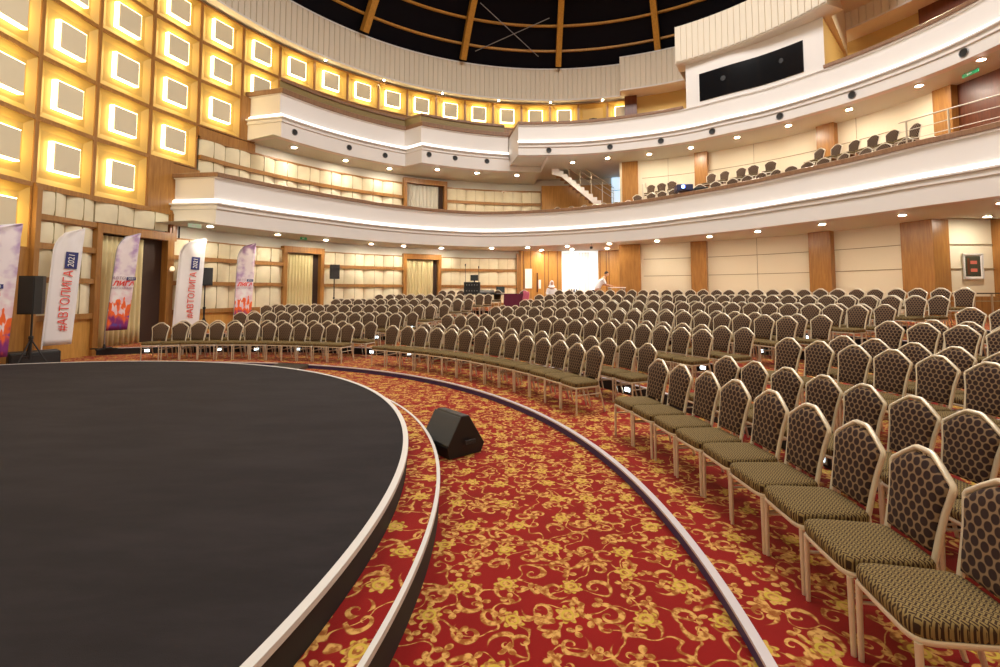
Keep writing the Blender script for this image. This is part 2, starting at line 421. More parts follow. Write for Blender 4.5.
for k in range(6):
    nm = 'floor_terrace' if k == 0 else 'floor_terrace.%03d' % k
    if k: nm = 'floor_terrace'
    z = TIER0 + TH*k
    a, b = (tier('floor_terrace', bounds[k], bounds[k+1], z, 'red carpeted seating terrace, %s step up from the stage' % ORD[k]) if k == 0 else tier('floor_tier', bounds[k], bounds[k+1], z, 'red carpeted seating terrace, %s step up from the stage' % ORD[k]))
    struct(a.obj('trim_%d' % (k+1), M['riser'] if k == 0 else M['riser_dark'], smooth=60), 'dark riser of the %s seating step' % ORD[k])
    struct(b.obj('trim_%d' % (k+11), M['nosing'], smooth=30), 'pale nosing of the %s seating step' % ORD[k])

# ------------------------------------------------------------------ stage
def clip_hall(x, y, Rh):
    dx, dy = x-WX, y-WY; d = math.hypot(dx, dy)
    return (x, y) if d <= Rh else (WX+dx/d*Rh, WY+dy/d*Rh)
st = thing('stage', 'large round black-carpeted stage platform edged in white', 'stage', (OX,OY,0))
def disc(r, Rh=13.3): return [clip_hall(OX+r*math.cos(2*PI*i/240), OY+r*math.sin(2*PI*i/240), Rh) for i in range(240)]
loc = lambda pl: [(x-OX, y-OY) for x, y in pl]
mb = MB(); mb.prism(loc(disc(6.455)), .0, .413); mb.obj('deck', M['stage'], st, 30)
def ring_arc(r0, r1, z0, z1, a0=-100, a1=130, n=230):
    mb = MB(); ss = []
    for i in range(n+1):
        th = rad(a0 + (a1-a0)*i/n); c, s = math.cos(th), math.sin(th)
        if math.hypot(OX+r1*c-WX, OY+r1*s-WY) > 13.5: continue
        ss.append([(r0*c, r0*s, z0), (r1*c, r1*s, z0), (r1*c, r1*s, z1), (r0*c, r0*s, z1)])
    mb.sweep(ss, True); return mb
ring_arc(6.40, 6.47, .0, .385).obj('skirt', M['stage_side'], st)
ring_arc(6.438, 6.487, .385, .418).obj('edge_trim', M['trim_white'], st)
sp = thing('stage_step', 'curved carpeted step with white edge wrapped around the black stage', 'step', (OX,OY,0))
ring_arc(6.475, 6.752, .0, .222).obj('tread', M['carpet'], sp)
ring_arc(6.750, 6.765, .0, .195).obj('skirt', M['stage_side'], sp)
ring_arc(6.745, 6.775, .195, .228).obj('edge_trim', M['trim_white'], sp)
# small ramp between stage and terrace at the back
rp = thing('ramp', 'small dark ramp lying between the stage and the first carpeted riser', 'ramp', (-5.02,11.35,0), rad(77.))
mb = MB(); mb.add([(-.42,-.42,0),(.42,-.42,0),(.42,.42,0),(-.42,.42,0),(-.42,.36,.105),(.42,.36,.105)], [(0,3,2,1),(0,1,5,4),(4,5,2,3),(0,4,3),(1,2,5)])
ro = mb.obj('ramp_deck', plain('brown_ramp_board', (.10,.07,.045), .7), rp, 0); rp.rotation_euler = (0,0,rad(-15)); rp.location = (-5.1,11.3,0)
mb = MB()
for i in range(9): mb.box((0, -.36+.085*i, .012+.1*i/8.6), (.80, .02, .008), rx=.13)
mb.obj('grip_strip', M['black'], rp, 0)

# ------------------------------------------------------------------ lower wall on the left (padded)
def pads(mb, az0, az1, z0, z1, R, w=1.0, bulge=.11):
    n = max(1, round(abs(az1-az0)*PI/180*R/w)); m = 10; rows = []
    for j in (0, 1, 2, 3, 4):
        t = j/4; row = []
        for i in range(n*m+1):
            a = az0 + (az1-az0)*i/(n*m); u = (i % m)/m
            d = bulge*math.sin(PI*u) * (1 if j in (1,2,3) else .75) + .015
            if i % (m//2) == 0: d -= .02
            row.append(PW(R-d, a, z0+(z1-z0)*t))
        rows.append(row)
    mb.grid(rows)
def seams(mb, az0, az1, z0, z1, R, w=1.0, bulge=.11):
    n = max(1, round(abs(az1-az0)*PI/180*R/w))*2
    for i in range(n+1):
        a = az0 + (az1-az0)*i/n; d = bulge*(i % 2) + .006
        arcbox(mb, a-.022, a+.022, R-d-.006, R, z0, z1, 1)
wl = MB(); arcwall(wl, 188, 162, 14.12, 2.7, 13.95); arcwall(wl, 162, 66, 14.05, 0, 13.95); arcwall(wl, 188, 162, 14.12, 0, 2.7)
WL = struct(wl.obj('wall_left', M['band']), 'curved left wall of padded cream panels between wooden rails')
LOW = [(180.5,174.0),(163.6,145.7),(137.9,121.9),(113.5,96.6)]
pm, rm, wm, sm_ = MB(), MB(), MB(), MB()
for a0, a1 in LOW:
    for z0, z1 in ((1.25,2.06),(2.2,2.9),(3.05,3.58)):
        pads(pm, a0, a1, z0, z1, RW); seams(sm_, a0, a1, z0, z1, RW)
    for z0, z1 in ((1.1,1.25),(2.06,2.2),(2.9,3.05)): arcbox(rm, a0, a1, RW-.13, RW+.1, z0, z1)
    arcbox(rm, a0, a1, RW-.08, RW+.1, 3.58, 3.63)
    arcbox(wm, a0, a1, RW-.06, RW+.1, 0, 1.1)
arcbox(rm, 180.5, 174., RW-.13, RW+.1, 3.62, 3.76)
pads(pm, 180.5, 174., 3.76, 4.38, RW); seams(sm_, 180.5, 174., 3.76, 4.38, RW)
pads(pm, 173.9, 164., 3.80, 4.38, RW); seams(sm_, 173.9, 164., 3.80, 4.38, RW)
for a, w_ in ((180.75,.28),(163.85,.18),(96.4,.3)): arcbox(rm, a-w_, a+w_, RW-.15, RW+.1, 0, 4.4 if a > 100 else 3.9)
# second level
L2P = [(160.2,122.1),(112.3,91.2)]
for a0, a1 in L2P:
    for z0, z1 in ((4.9,6.48),(6.63,7.22)):
        pads(pm, a0, a1, z0, z1, RW); seams(sm_, a0, a1, z0, z1, RW)
    arcbox(rm, a0, a1, RW-.13, RW+.1, 6.48, 6.63); arcbox(rm, a0, a1, RW-.08, RW+.1, 7.22, 7.30)
pm.obj('padding', M['pad'], WL, 50); rm.obj('rail', M['wood_rail'], WL); wm.obj('wainscot', M['wood_light'], WL); sm_.obj('seam', M['pad_seam'], WL)
# wood fillers beside the lit panels and the wooden part at the back
wf = MB()
arcbox(wf, 167.4, 163.9, RW-.05, RW+.1, 4.38, 6.11); arcbox(wf, 153.7, 151.2, RW-.05, RW+.1, 7.67, 9.4)
arcbox(wf, 181, 163.9, RW-.10, RW+.1, 4.36, 4.50); arcbox(wf, 188, 180.6, RW-.03, RW+.1, 0, 2.86)
arcbox(wf, 164.2, 160.0, RW-.05, RW+.1, 4.4, 6.08); arcbox(wf, 164.3, 163.3, RW-.12, RW+.1, 3.5, 4.45); arcbox(wf, 160.5, 151.2, RW-.09, RW+.1, 7.30, 7.62)
arcbox(wf, 147.1, 70.5, RW-.02, RW+.1, 8.6, 10.71)
wf.obj('wood_panelling', M['wood'], WL)
wb = MB(); arcbox(wb, 96.1, 86.6, RW-.05, RW+.1, 0, 4.05); arcbox(wb, 78.6, 68, RW-.05, RW+.1, 0, 4.05)
arcbox(wb, 91.0, 75.6, RW-.05, RW+.1, 4.4, 7.6); arcbox(wb, 72.0, 68, RW-.05, RW+.1, 4.4, 7.95)
WB = struct(wb.obj('wall_back', M['wood_light']), 'wooden panelled back wall around the bright doorway')
jb = MB()
for a in (95.9,95.1,93.5,90.4,89.6,87.6,78.2,76.9,76.3): arcbox(jb, a-.06, a+.06, RW-.08, RW, 0, 4.03)
jb.obj('batten', M['wood_dark'], WB)

# ------------------------------------------------------------------ doors with curtains
def door_frame(i, a0, a1, ztop, zb, label, R=RW):
    mb = MB(); w = .62
    arcbox(mb, a0+w, a0-.05, R-.16, R+.1, zb, ztop+.26); arcbox(mb, a1+.05, a1-w, R-.16, R+.1, zb, ztop+.26)
    arcbox(mb, a0, a1, R-.16, R+.1, ztop, ztop+.26)
    o = struct(mb.obj('door_%d' % i, M['wood']), label)
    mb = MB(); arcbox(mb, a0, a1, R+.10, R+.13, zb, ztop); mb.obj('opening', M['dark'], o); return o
door_frame(1, 173.4, 164.6, 3.5, 0, 'tall wooden doorway beside the stage with dark opening')
door_frame(2, 145.1, 138.7, 3.48, 0, 'wooden doorway filled by a cream curtain')
door_frame(3, 121.2, 114.2, 3.48, 0, 'wooden doorway filled by a cream curtain near the sound desk')
door_frame(4, 121.3, 113.0, 7.3, 4.6, 'wooden doorway with pale curtain on the lower balcony')
def curtain(a0, a1, z0, z1, R, mat, label, amp=.045, n=9):
    rows = []
    for j in range(7):
        t = j/6; row = []
        for i in range(n*8+1):
            u = i/(n*8); a = a0+(a1-a0)*u
            d = amp*(.55+.45*t)*math.cos(2*PI*n*u + .5*math.sin(3*u+t)) ; row.append(PW(R+d, a, z1+(z0-z1)*t))
        rows.append(row)
    mb = MB(); mb.grid(rows)
    o = mb.obj('curtain', mat, smooth=80); sol = o.modifiers.new('cloth', 'SOLIDIFY'); sol.thickness = .012
    return tag(o, label, 'curtain')
curtain(173.2, 167.4, .28, 3.45, RW+.02, M['curtain'], 'cream curtain hanging half across the dark doorway nearest the stage')
curtain(145.0, 139.9, .3, 3.45, RW+.02, M['curtain'], 'cream curtain in the doorway behind the left block of chairs')
curtain(121.1, 115.2, .9, 3.45, RW+.02, M['curtain'], 'cream curtain in the doorway left of the sound desk')
curtain(121.2, 114.2, 4.7, 7.28, RW+.02, M['curtain_grey'], 'pale grey curtain in the doorway on the lower balcony')
for a0, a1, n, lab in ((86.2,83.8,3,'bright white sheer curtain at left of the daylit doorway'),(83.1,80.6,4,'bright white sheer curtain at right of the daylit doorway')):
    curtain(a0, a1, 1.0, 3.95, RW-.12, M['sheer'], lab, .03, n)
mb = MB(); arcbox(mb, 86.55, 78.7, RW+.05, RW+.08, .8, 4.03); struct(mb.obj('window_1', M['window']), 'bright daylit glazed doorway at the back of the hall')
mb = MB(); arcbox(mb, 75.5, 72.1, RW+.05, RW+.08, 4.7, 8.0); w2 = struct(mb.obj('window_2', M['window_blue']), 'pale blue daylit window at the top of the balcony stair')
mb = MB()
for z in (5.9,6.6,7.25): arcbox(mb, 75.5, 72.1, RW-.0, RW+.05, z, z+.03)
mb.obj('glazing_bar', M['grey_metal'], w2)

# ------------------------------------------------------------------ right walls
def tri_wall(name, segs, label, mat):
    mb = MB()
    for a0, a1, R, z0, z1 in segs: arcbox(mb, a0, a1, R, R+.15, z0, z1)
    return struct(mb.obj(name, mat), label)
RR = 11.1
WR = tri_wall('wall_right', [(73.3,15.5,RR,0,4.2),(73.3,12.2,RR,4.2,8.2)], 'curved right wall of cream acoustic panels', M['acoustic'])
jm = MB()
for z in (2.57,3.35,6.35,7.15): arcbox(jm, 68, 19, RR-.012, RR, z-.012, z+.012)
for a, z in ((62.,4.1),(43.8,.9),(25.2,4.1)): arcbox(jm, a-.03, a+.03, RR-.012, RR, z, 8.)
jm.obj('joint', M['joint'], WR)
pl = MB()
for a0, a1 in ((68.6,73.6),):
    arcbox(pl, a0, a1, RR-.25, RW, 0, 4.05); arcbox(pl, a0+.3, a1-.9, RR-.15, RW, 4.2, 8.0)
for a0, a1, b0, b1 in ((53.8,57.2,53.1,55.9),(29.7,33.6,28.3,31.4)):
    arcbox(pl, a0, a1, RR-.28, RR+.05, 0, 4.05); arcbox(pl, b0, b1, RR-.28, RR+.05, 4.2, 8.0)
arcbox(pl, 13.8, 18.5, RR-.22, RR+.45, 0, 4.05); arcbox(pl, 10.6, 13.2, RR-.1, RR+.6, 4.2, 8.0)
pl.obj('pilaster', M['wood'], WR)
wd = MB(); arcbox(wd, 11.5, -40, RR+.15, RR+.3, 4.2, 8.2); wd.obj('dark_panelling', M['wood_dark'], WR)
# alcove wall with the picture
al = MB(); al.box((15.6,14.75,2.1),(3.9,.3,4.2)); AL = struct(al.obj('wall_alcove', M['acoustic'], smooth=0), 'cream alcove wall with a framed picture')
am = MB(); am.box((14.5,14.58,2.55),(2.0,.03,.024)); am.box((14.5,14.58,3.3),(2.0,.03,.024)); am.obj('joint', M['joint'], AL)
am = MB(); am.box((15.85,14.45,2.05),(1.3,.35,4.1)); am.box((14.4,14.5,.85),(1.8,.24,1.7)); am.obj('wood_panelling', M['wood'], AL)
am = MB(); arcbox(am, 15.5, -40, 13.9, 14.05, 0, 4.2); struct(am.obj('wall_side', M['acoustic']), 'plain cream side wall')
# hall behind the camera
fm = MB(); arcwall(fm, 188, 322, 14.0, 0, 13.95, 3); struct(fm.obj('wall_front', M['acoustic']), 'plain curved wall behind the stage')
fm = MB(); arcwall(fm, -40, 15, 13.95, 4.0, 13.95, 3); struct(fm.obj('wall_side', M['yellow_wall']), 'upper side wall')
# upper gallery walls on the right
ug = MB(); arcbox(ug, 69.9, -35, 13.9, 14.05, 8.2, 13.9); UG = struct(ug.obj('wall_gallery', M['yellow_wall']), 'ochre wall of the upper gallery')
um = MB(); arcbox(um, 69.8, 72.4, 13.6, 14.0, 8.2, 12.2); arcbox(um, 21.6, 4, 13.7, 13.95, 8.2, 12.2); um.obj('pilaster', M['wood_dark'], UG)
um = MB(); arcbox(um, 69, 22, 13.885, 13.9, 10.35, 10.39); um.obj('joint', M['joint'], UG)

# ------------------------------------------------------------------ balconies
LBT = [(163,12.3),(158,12.1),(153,11.95),(145,11.75),(137,11.75),(126,11.85),(115,11.85),(107,11.75),(97,11.05),(88,10.4),(78,9.65),(69,9.1),(55,8.3),(43,7.95),(30,7.75),(24,7.75),(12,8.0),(3,8.3),(-5,8.9),(-20,10.),(-40,11.5)]
def LBR(a): return interp(LBT, a)
URT = [(101,9.4),(92,9.2),(82,9.1),(70,8.95),(55,8.95),(45,8.9),(38,9.05),(28,9.2),(15,9.5),(5,9.75),(-5,9.9),(-20,10.2),(-40,11)]
def URR(a): return interp(URT, a)
def fascia(name, az, Rf, zb, zl, zc, label, ends=(None,None), led_h=.13, soffit_wall=None, zs=None, cap=True, ct=.20):
    """balcony front: lower board, cove ledge with light strip, upper board, wooden cap"""
    root = bpy.data.objects.new(name, None); COL.objects.link(root); struct(root, label); root['category'] = 'balcony'
    def stations(prof):
        out = []
        for a in az:
            out.append([PW(Rf(a)+dr, a, z) for dr, z in prof])
        for e, where in ((ends[0],0),(ends[1],-1)):
            if e is None: continue
            a = az[where]; q = PW(Rf(a), a); p = Vector((e[0],e[1],0)); c = Vector(q)
            # end return: a short straight wing from the corner to the given wall point
            t = (p-c); t.z = 0; ln = t.length; t.normalize(); nrm = Vector((-t.y, t.x, 0))
            ctr = Vector((WX,WY,0)); 
            ex = Vector((c.x-WX, c.y-WY, 0)).normalized()
            if nrm.dot(ctr-c) < 0: nrm = -nrm
            far = [(p.x - nrm.x*dr, p.y - nrm.y*dr, z) for dr, z in prof]
            # mitred corner keeps the profile of both runs
            if where == 0: out.insert(0, far)
            else: out.append(far)
        return out
    lo = [(.30,zb),(0,zb),(0,zl-.22),(-.05,zl-.20),(-.05,zl-.13),(-.02,zl-.12),(-.02,zl-.07),(-.11,zl-.05),(-.11,zl),(.10,zl)]
    mb = MB(); mb.sweep(stations(lo)); mb.obj('fascia_board', M['plaster'], root, 30)
    ls = [(.02,zl+.005),(.02,zl+led_h*.6),(.05,zl+led_h),(.095,zl+led_h),(.095,zl+.005)]
    mb = MB(); mb.sweep(stations(ls), True); mb.obj('light_strip', M['cove'], root, 0)
    up = [(.10,zl),(.10,zc-ct-.04),(.03,zc-ct-.02),(.03,zc-ct),(.30,zc-ct)]
    mb = MB(); mb.sweep(stations(up)); mb.obj('parapet', M['plaster'], root, 30)
    if cap:
      for rng in (cap if isinstance(cap, list) else [None]):
        cp = [(.0,zc-ct),(-.03,zc-ct+.02),(-.03,zc-.02),(.0,zc),(.34,zc),(.34,zc-ct)]
        S1 = stations(cp); S2 = stations([(.34,zc-.1),(.34,zb+.3)])
        if rng: S1 = [q for q, a in zip(S1, az) if rng[1] <= a <= rng[0]]; S2 = [q for q, a in zip(S2, az) if rng[1] <= a <= rng[0]]
        mb = MB(); mb.sweep(S1, True); mb.obj('rail_cap', M['wood_cap'], root, 30)
        mb = MB(); mb.sweep(S2); mb.obj('parapet_back', M['wood'], root, 30)
    return root
def strip(mb, az, Rin, Rout, z):
    mb.sweep([[PW(Rin(a), a, z), PW(Rout(a), a, z)] for a in az])
def wallR(a): return 14.0 if a > 73.4 else (RR+.1 if a > 12.0 else 14.0)
azL = frange(162.8, -35, 1.2)
LB = fascia('balcony', azL, LBR, 4.03, 4.74, 5.75, 'lower balcony front with glowing cove line and wooden rail cap', ct=.15, ends=((-10.95,15.5),None))
mb = MB(); strip(mb, frange(166.5,73.5,1.2)+frange(73.3,13.6,1.2)+frange(13.4,-35,1.2), lambda a: LBR(min(a,162.8))+.0, wallR, 4.04); mb.obj('soffit', M['soffit'], LB, 30)
mb = MB(); strip(mb, frange(162,73.5,1.2)+frange(73.3,13.6,1.2)+frange(13.4,-35,1.2), lambda a: LBR(min(a,162.8))+.25, wallR, 4.6); mb.obj('balcony_floor', M['carpet'], LB, 30)
def ULR(a):
    if a >= 124.2: return 12.35
    if a <= 122.4: return 11.3
    t = (a-122.4)/1.8; return 11.3 + 1.05*t
azU = frange(151.0, 124.2, 1.0) + frange(124.0, 122.4, .4) + frange(122.2, 100.6, 1.0)
UL = fascia('balcony', azU, ULR, 7.7, 8.5, 9.62, 'upper balcony front on the left with glowing cove line', ends=((-9.95,18.1),None))
mb = MB(); azg = [a for a in azU if a > 101]; mb.sweep([[PW(ULR(a)+.12,a,9.60), PW(ULR(a)+.12,a,9.92), PW(ULR(a)+.16,a,9.92), PW(ULR(a)+.16,a,9.60)] for a in azg], True); mb.obj('balustrade_panel', plain('olive_balustrade_panel', (.26,.19,.08), .3), UL, 30)
mb = MB(); mb.sweep([[PW(ULR(a)+.06,a,9.92), PW(ULR(a)+.06,a,10.02), PW(ULR(a)+.2,a,10.02), PW(ULR(a)+.2,a,9.92)] for a in azg], True); mb.obj('hand_rail', M['wood_cap'], UL, 30)
mb = MB(); mb.sweep([[PW(ULR(a),a,7.7), PW(ULR(a),a,8.2)] for a in frange(100.6, 92.5, 1.)]); mb.obj('return_band', M['plaster'], UL, 30)
mb = MB(); strip(mb, frange(152.5,92.5,1.), lambda a: ULR(min(a,151)), lambda a: 14.0, 7.705); mb.obj('soffit', M['soffit'], UL, 30)
mb = MB(); mb.sweep([[PW(r,92.5,7.7), PW(r,92.5,8.0)] for r in (9.2,14.)]); mb.obj('soffit_step', M['plaster'], UL, 0)
mb = MB(); strip(mb, frange(150.2,92.5,1.), lambda a: ULR(min(a,151))+.2, lambda a: 14.0, 8.6); mb.obj('balcony_floor', M['carpet'], UL, 30)
azR = frange(100.4, -35, 1.2)
UR = fascia('balcony', azR, URR, 7.95, 8.5, 9.48, 'upper balcony front on the right with glowing cove line', ct=.13, cap=[(101,55.2),(25.4,-40)])
mb = MB(); strip(mb, frange(92.4,73.5,1.)+frange(73.3,13.6,1.2)+frange(13.4,-35,1.2), URR, wallR, 7.96); strip(mb, frange(100.4,92.4,1.), URR, lambda a: 11.32, 7.96); mb.obj('soffit', M['soffit'], UR, 30)
mb = MB(); strip(mb, frange(100.4,73.5,1.)+frange(73.3,13.6,1.2)+frange(13.4,-35,1.2), lambda a: URR(a)+.2, lambda a: 14.0, 8.6); mb.obj('balcony_floor', M['carpet'], UR, 30)
# end face of the right balcony where it steps forward
mb = MB(); a = 100.4
mb.sweep([[PW(r,a,7.95), PW(r,a,9.35)] for r in (URR(a)-.05, 11.6)]); mb.obj('end_wall', M['plaster'], UR, 0)
mb = MB(); mb.sweep([[PW(r,a+.05,9.35), PW(r,a+.05,9.48)] for r in (URR(a)-.05, 11.6)]); mb.obj('end_cap', M['wood_cap'], UR, 0)
# ------------------------------------------------------------------ frieze, booth and dome
def corrugated(mb, az0, az1, R, z0, z1, pitch=.25):
    n = int(abs(az1-az0)*PI/180*R/pitch); st = []; da = (az1-az0)/n
    for i in range(n):
        a = az0 + da*i
        for u, d in ((0,.045),(.10,.045),(.16,0),(.94,0)): st.append([PW(R+d, a+da*u, z0), PW(R+d, a+da*u, z1)])
    mb.sweep(st)
fr = MB(); corrugated(fr, 215, 73.2, 13.3, 12.1, 13.82); corrugated(fr, 73.2, 57, 12.6, 12.1, 13.86)
FR = struct(fr.obj('ceiling_frieze', M['frieze'], smooth=0), 'ribbed cream frieze below the dome')
fm = MB()
fm.sweep([[PW(14.1,a,12.22), PW(13.42,a,12.22), PW(13.42,a,12.1), PW(13.27,a,12.1), PW(13.27,a,12.17)] for a in frange(215,73.2,1.5)])
fm.sweep([[PW(13.27,a,13.80), PW(13.27,a,13.87), PW(13.7,a,13.89)] for a in frange(215,73.2,1.5)])
fm.sweep([[PW(14.1,a,12.2), PW(12.7,a,12.2), PW(12.7,a,12.1), PW(12.55,a,12.1), PW(12.55,a,12.17)] for a in frange(73.2,57,1.5)])
fm.sweep([[PW(12.57,a,13.84), PW(12.57,a,13.9), PW(13.7,a,13.9)] for a in frange(73.2,57,1.5)])
fm.sweep([[PW(r,73.2,12.1), PW(r,73.2,13.88)] for r in (12.55,13.3)])
fm.obj('moulding', M['plaster'], FR, 30)
mb = MB(); corrugated(mb, 215, 325, 13.3, 12.1, 13.9, .6); corrugated(mb, 36, -35, 12.85, 12.1, 13.9); mb.obj('ribbing', M['frieze'], FR, 0)
mb = MB(); arcbox(mb, 36, -35, 12.85, 14.1, 12.1, 12.17, 3); mb.obj('soffit', M['plaster'], FR, 30)
mb = MB(); mb.sweep([[PW(12.6,a,13.88), PW(14.2,a,13.88)] for a in frange(57,-35,3)]); mb.sweep([[PW(13.2,a,13.88), PW(14.2,a,13.88)] for a in frange(215,325,3)]); mb.obj('ledge', M['plaster'], FR, 30)
bo = MB()
BA0, BA1 = 55.2, 25.0
def BFR(a): return URR(a) + .10
def wallq(mb, p, q, z0, z1): mb.add([(p[0],p[1],z0),(q[0],q[1],z0),(q[0],q[1],z1),(p[0],p[1],z1)], [(0,1,2,3)])
bo.sweep([[PW(BFR(a),a,9.1), PW(BFR(a),a,11.3)] for a in frange(BA0,BA1,1.)])
wallq(bo, PW(BFR(BA0),BA0), PW(13.6,BA0), 8.6, 12.2)
BO = struct(bo.obj('wall_booth', M['plaster']), 'white projection booth front with long dark window')
mb = MB(); mb.sweep([[PW(9.6,a,11.19), PW(8.80,a,11.19), PW(8.74,a,11.23), PW(8.74,a,12.76), PW(8.8,a,12.80), PW(13.6,a,12.80)] for a in frange(57.3,21.7,1.)])
wallq(mb, PW(8.74,57.3), PW(13.6,57.3), 11.19, 12.8); wallq(mb, PW(8.74,21.7), (13.75,18.25), 11.19, 12.8)
und = [PW(8.74,21.7), PW(9.0,23.5), PW(9.4,25.5), PW(9.6,30), PW(13.4,31.5), (13.75,18.25)]
mb.add([(p[0],p[1],11.192) for p in und], [tuple(range(6))])
mb.obj('bulkhead', M['frieze'], BO, 30)
mb = MB(); corrugated(mb, 57.2, 21.8, 8.70, 11.27, 12.74, .22); mb.obj('ribbing', M['frieze'], BO, 0)
mb = MB(); wallq(mb, PW(BFR(BA1),BA1), (13.9,18.5), 9.3, 11.25); mb.obj('return_wall', M['yellow_wall'], BO, 0)
mb = MB(); mb.sweep([[PW(BFR(a)-.03,a,9.52), PW(BFR(a)-.03,a,10.65), PW(BFR(a)+.2,a,10.65), PW(BFR(a)+.2,a,9.52)] for a in frange(51.8,28.9,1.)], True); wn = struct(mb.obj('window_3', M['glass_dark']), 'long dark window of the projection booth')
for a in (46.,33.5):
    c = PW(BFR(a)-.04, a, 10.2); mb = MB(); mb.lathe([(.0,0),(.10,.01),(.11,.03)], (0,0,0), 16, 'y')
    o = mb.obj('projection_port', M['grille'], None); o.location = c; o.rotation_euler = (0,0,rad(a)-PI/2); o.parent = wn
# dome
DPROF = [(13.45,13.88),(13.0,14.35),(12.5,14.95),(11.85,15.62),(10.9,16.4),(9.4,17.25),(7.3,18.1),(4.6,18.75),(1.8,19.1),(.0,19.15)]
mb = MB(); mb.lathe([(r+.12,z) for r,z in DPROF[:-1]]+[(.02,19.15)], (WX,WY,0), 96, cap=False)
DO = struct(mb.obj('ceiling', M['dome_glass']), 'dark night glazing of the dome')
for k in range(16):
    az = 87.3 + 22.5*k; ss = []
    for r, z in [(13.25,14.06)]+DPROF[1:-1]:
        a = rad(az); t = Vector((-math.sin(a), math.cos(a), 0)); n = Vector((math.cos(a), math.sin(a), 0)); c = Vector(PW(r-.05, az, z-.05))
        w = .14
        ss.append([(c+t*w+n*.06)[:], (c-t*w+n*.06)[:], (c-t*w-n*.28-Vector((0,0,.22)))[:], (c+t*w-n*.28-Vector((0,0,.22)))[:]])
    mb = MB(); mb.sweep(ss, True); mb.obj('dome_rib', M['rib'], DO, 30)
for r, z in ((12.85,14.60),(11.95,15.46),(10.85,16.28),(9.35,17.14),(7.2,17.97)):
    mb = MB(); mb.sweep([[PW(r-.05,a,z-.04), PW(r+.05,a,z-.04), PW(r+.05,a,z+.06), PW(r-.05,a,z+.06)] for a in frange(0,360,2)], False)
    mb.sweep([[PW(r-.05,a,z-.04), PW(r-.05,a,z+.06)] for a in frange(0,360,2)]); mb.obj('purlin', M['rib'], DO, 30)
mb = MB()
mb.tube([PW(13.0,107.,14.4), PW(11.6,90.,15.7)], .02, 6); mb.tube([PW(13.0,92.,14.4), PW(11.2,108.,15.9)], .02, 6)
mb.obj('tie_rod', M['grey_metal'], DO)
# spotlights along the frieze
SPOTS = [(139.3,3.),(127.,3.),(114.,3.),(101.,3.),(89.,3.),(77.2,3.)]
for i, (az, _) in enumerate(SPOTS):
    t = thing('spotlight', 'small bright spotlight under the ribbed frieze, %s from the left' % ORD[i], 'spotlight', PW(13.5, az, 12.2), inward(az), 'spotlights under the frieze')
    mb = MB(); mb.lathe([(.04,.02),(.055,.0),(.055,-.10),(.05,-.12)], (0,0,.02), 14); mb.obj('housing', M['plaster'], t)
    mb = MB(); mb.lathe([(.0,-.10),(.05,-.125),(.04,-.14),(.0,-.145)], (0,0,.02), 14); mb.obj('lamp', M['spot_lamp'], t)

# ------------------------------------------------------------------ backlit wall panels
COLS = [187.5,181.0,174.4,167.4,160.5,153.6,147.1,140.6,134.0,127.5,121.3,114.9,108.4,102.0,95.5,89.0,82.6,76.2,69.8]
ROWS = [(12.12,10.71,18),(10.71,9.29,6),(9.29,7.67,5),(7.67,6.11,4),(6.11,4.45,3),(4.45,2.86,1)]
ROWN = ['topmost','second','third','fourth','fifth','lowest']
def panel_meshes(w, h):
    d = {}; t = .055
    def ring(mb, a, b, y0, y1):   # square ring between half sizes a and b
        (ax, az_), (bx, bz) = a, b
        o = [(-ax,-az_),(ax,-az_),(ax,az_),(-ax,az_)]; i = [(-bx,-bz),(bx,-bz),(bx,bz),(-bx,bz)]
        vs = [(x,y1,z) for x,z in o] + [(x,y1,z) for x,z in i] + [(x,y0,z) for x,z in o] + [(x,y0,z) for x,z in i]
        fs = []
        for k in range(4):
            j = (k+1) % 4; fs += [(k,j,4+j,4+k), (8+k,12+k,12+j,8+j), (k,8+k,8+j,j), (4+k,4+j,12+j,12+k)]
        mb.add(vs, fs)
    mb = MB(); ring(mb, (w,h), (w-t,h-t), -.1, .06); d['frame'] = mb.data('frame', M['wood'], 30)
    mb = MB(); a, b = (w-t, h-t), (w-t-.17, h-t-.17); o = [(-a[0],-a[1]),(a[0],-a[1]),(a[0],a[1]),(-a[0],a[1])]; i = [(-b[0],-b[1]),(b[0],-b[1]),(b[0],b[1]),(-b[0],b[1])]
    mb.add([(x,.03,z) for x,z in o]+[(x,-.07,z) for x,z in i], [(k,(k+1)%4,4+(k+1)%4,4+k) for k in range(4)]+[(4,5,6,7)]); d['coffer'] = mb.data('coffer', M['coffer'], 0)
    s = .38; mb = MB(); vs = [(-s,-.068,-s),(s,-.068,-s),(s,-.068,s),(-s,-.068,s),(-s,.06,-s),(s,.06,-s),(s,.06,s),(-s,.06,s)]
    mb.add(vs, [(0,1,5,4),(1,2,6,5),(2,3,7,6),(3,0,4,7),(4,5,6,7)]); d['glow'] = mb.data('glow', M['led'], 0)
    mb = MB(); mb.bbox((0,.075,0), (.70,.035,.70), .006); d['face'] = mb.data('face', M['face'], 0)
    return d
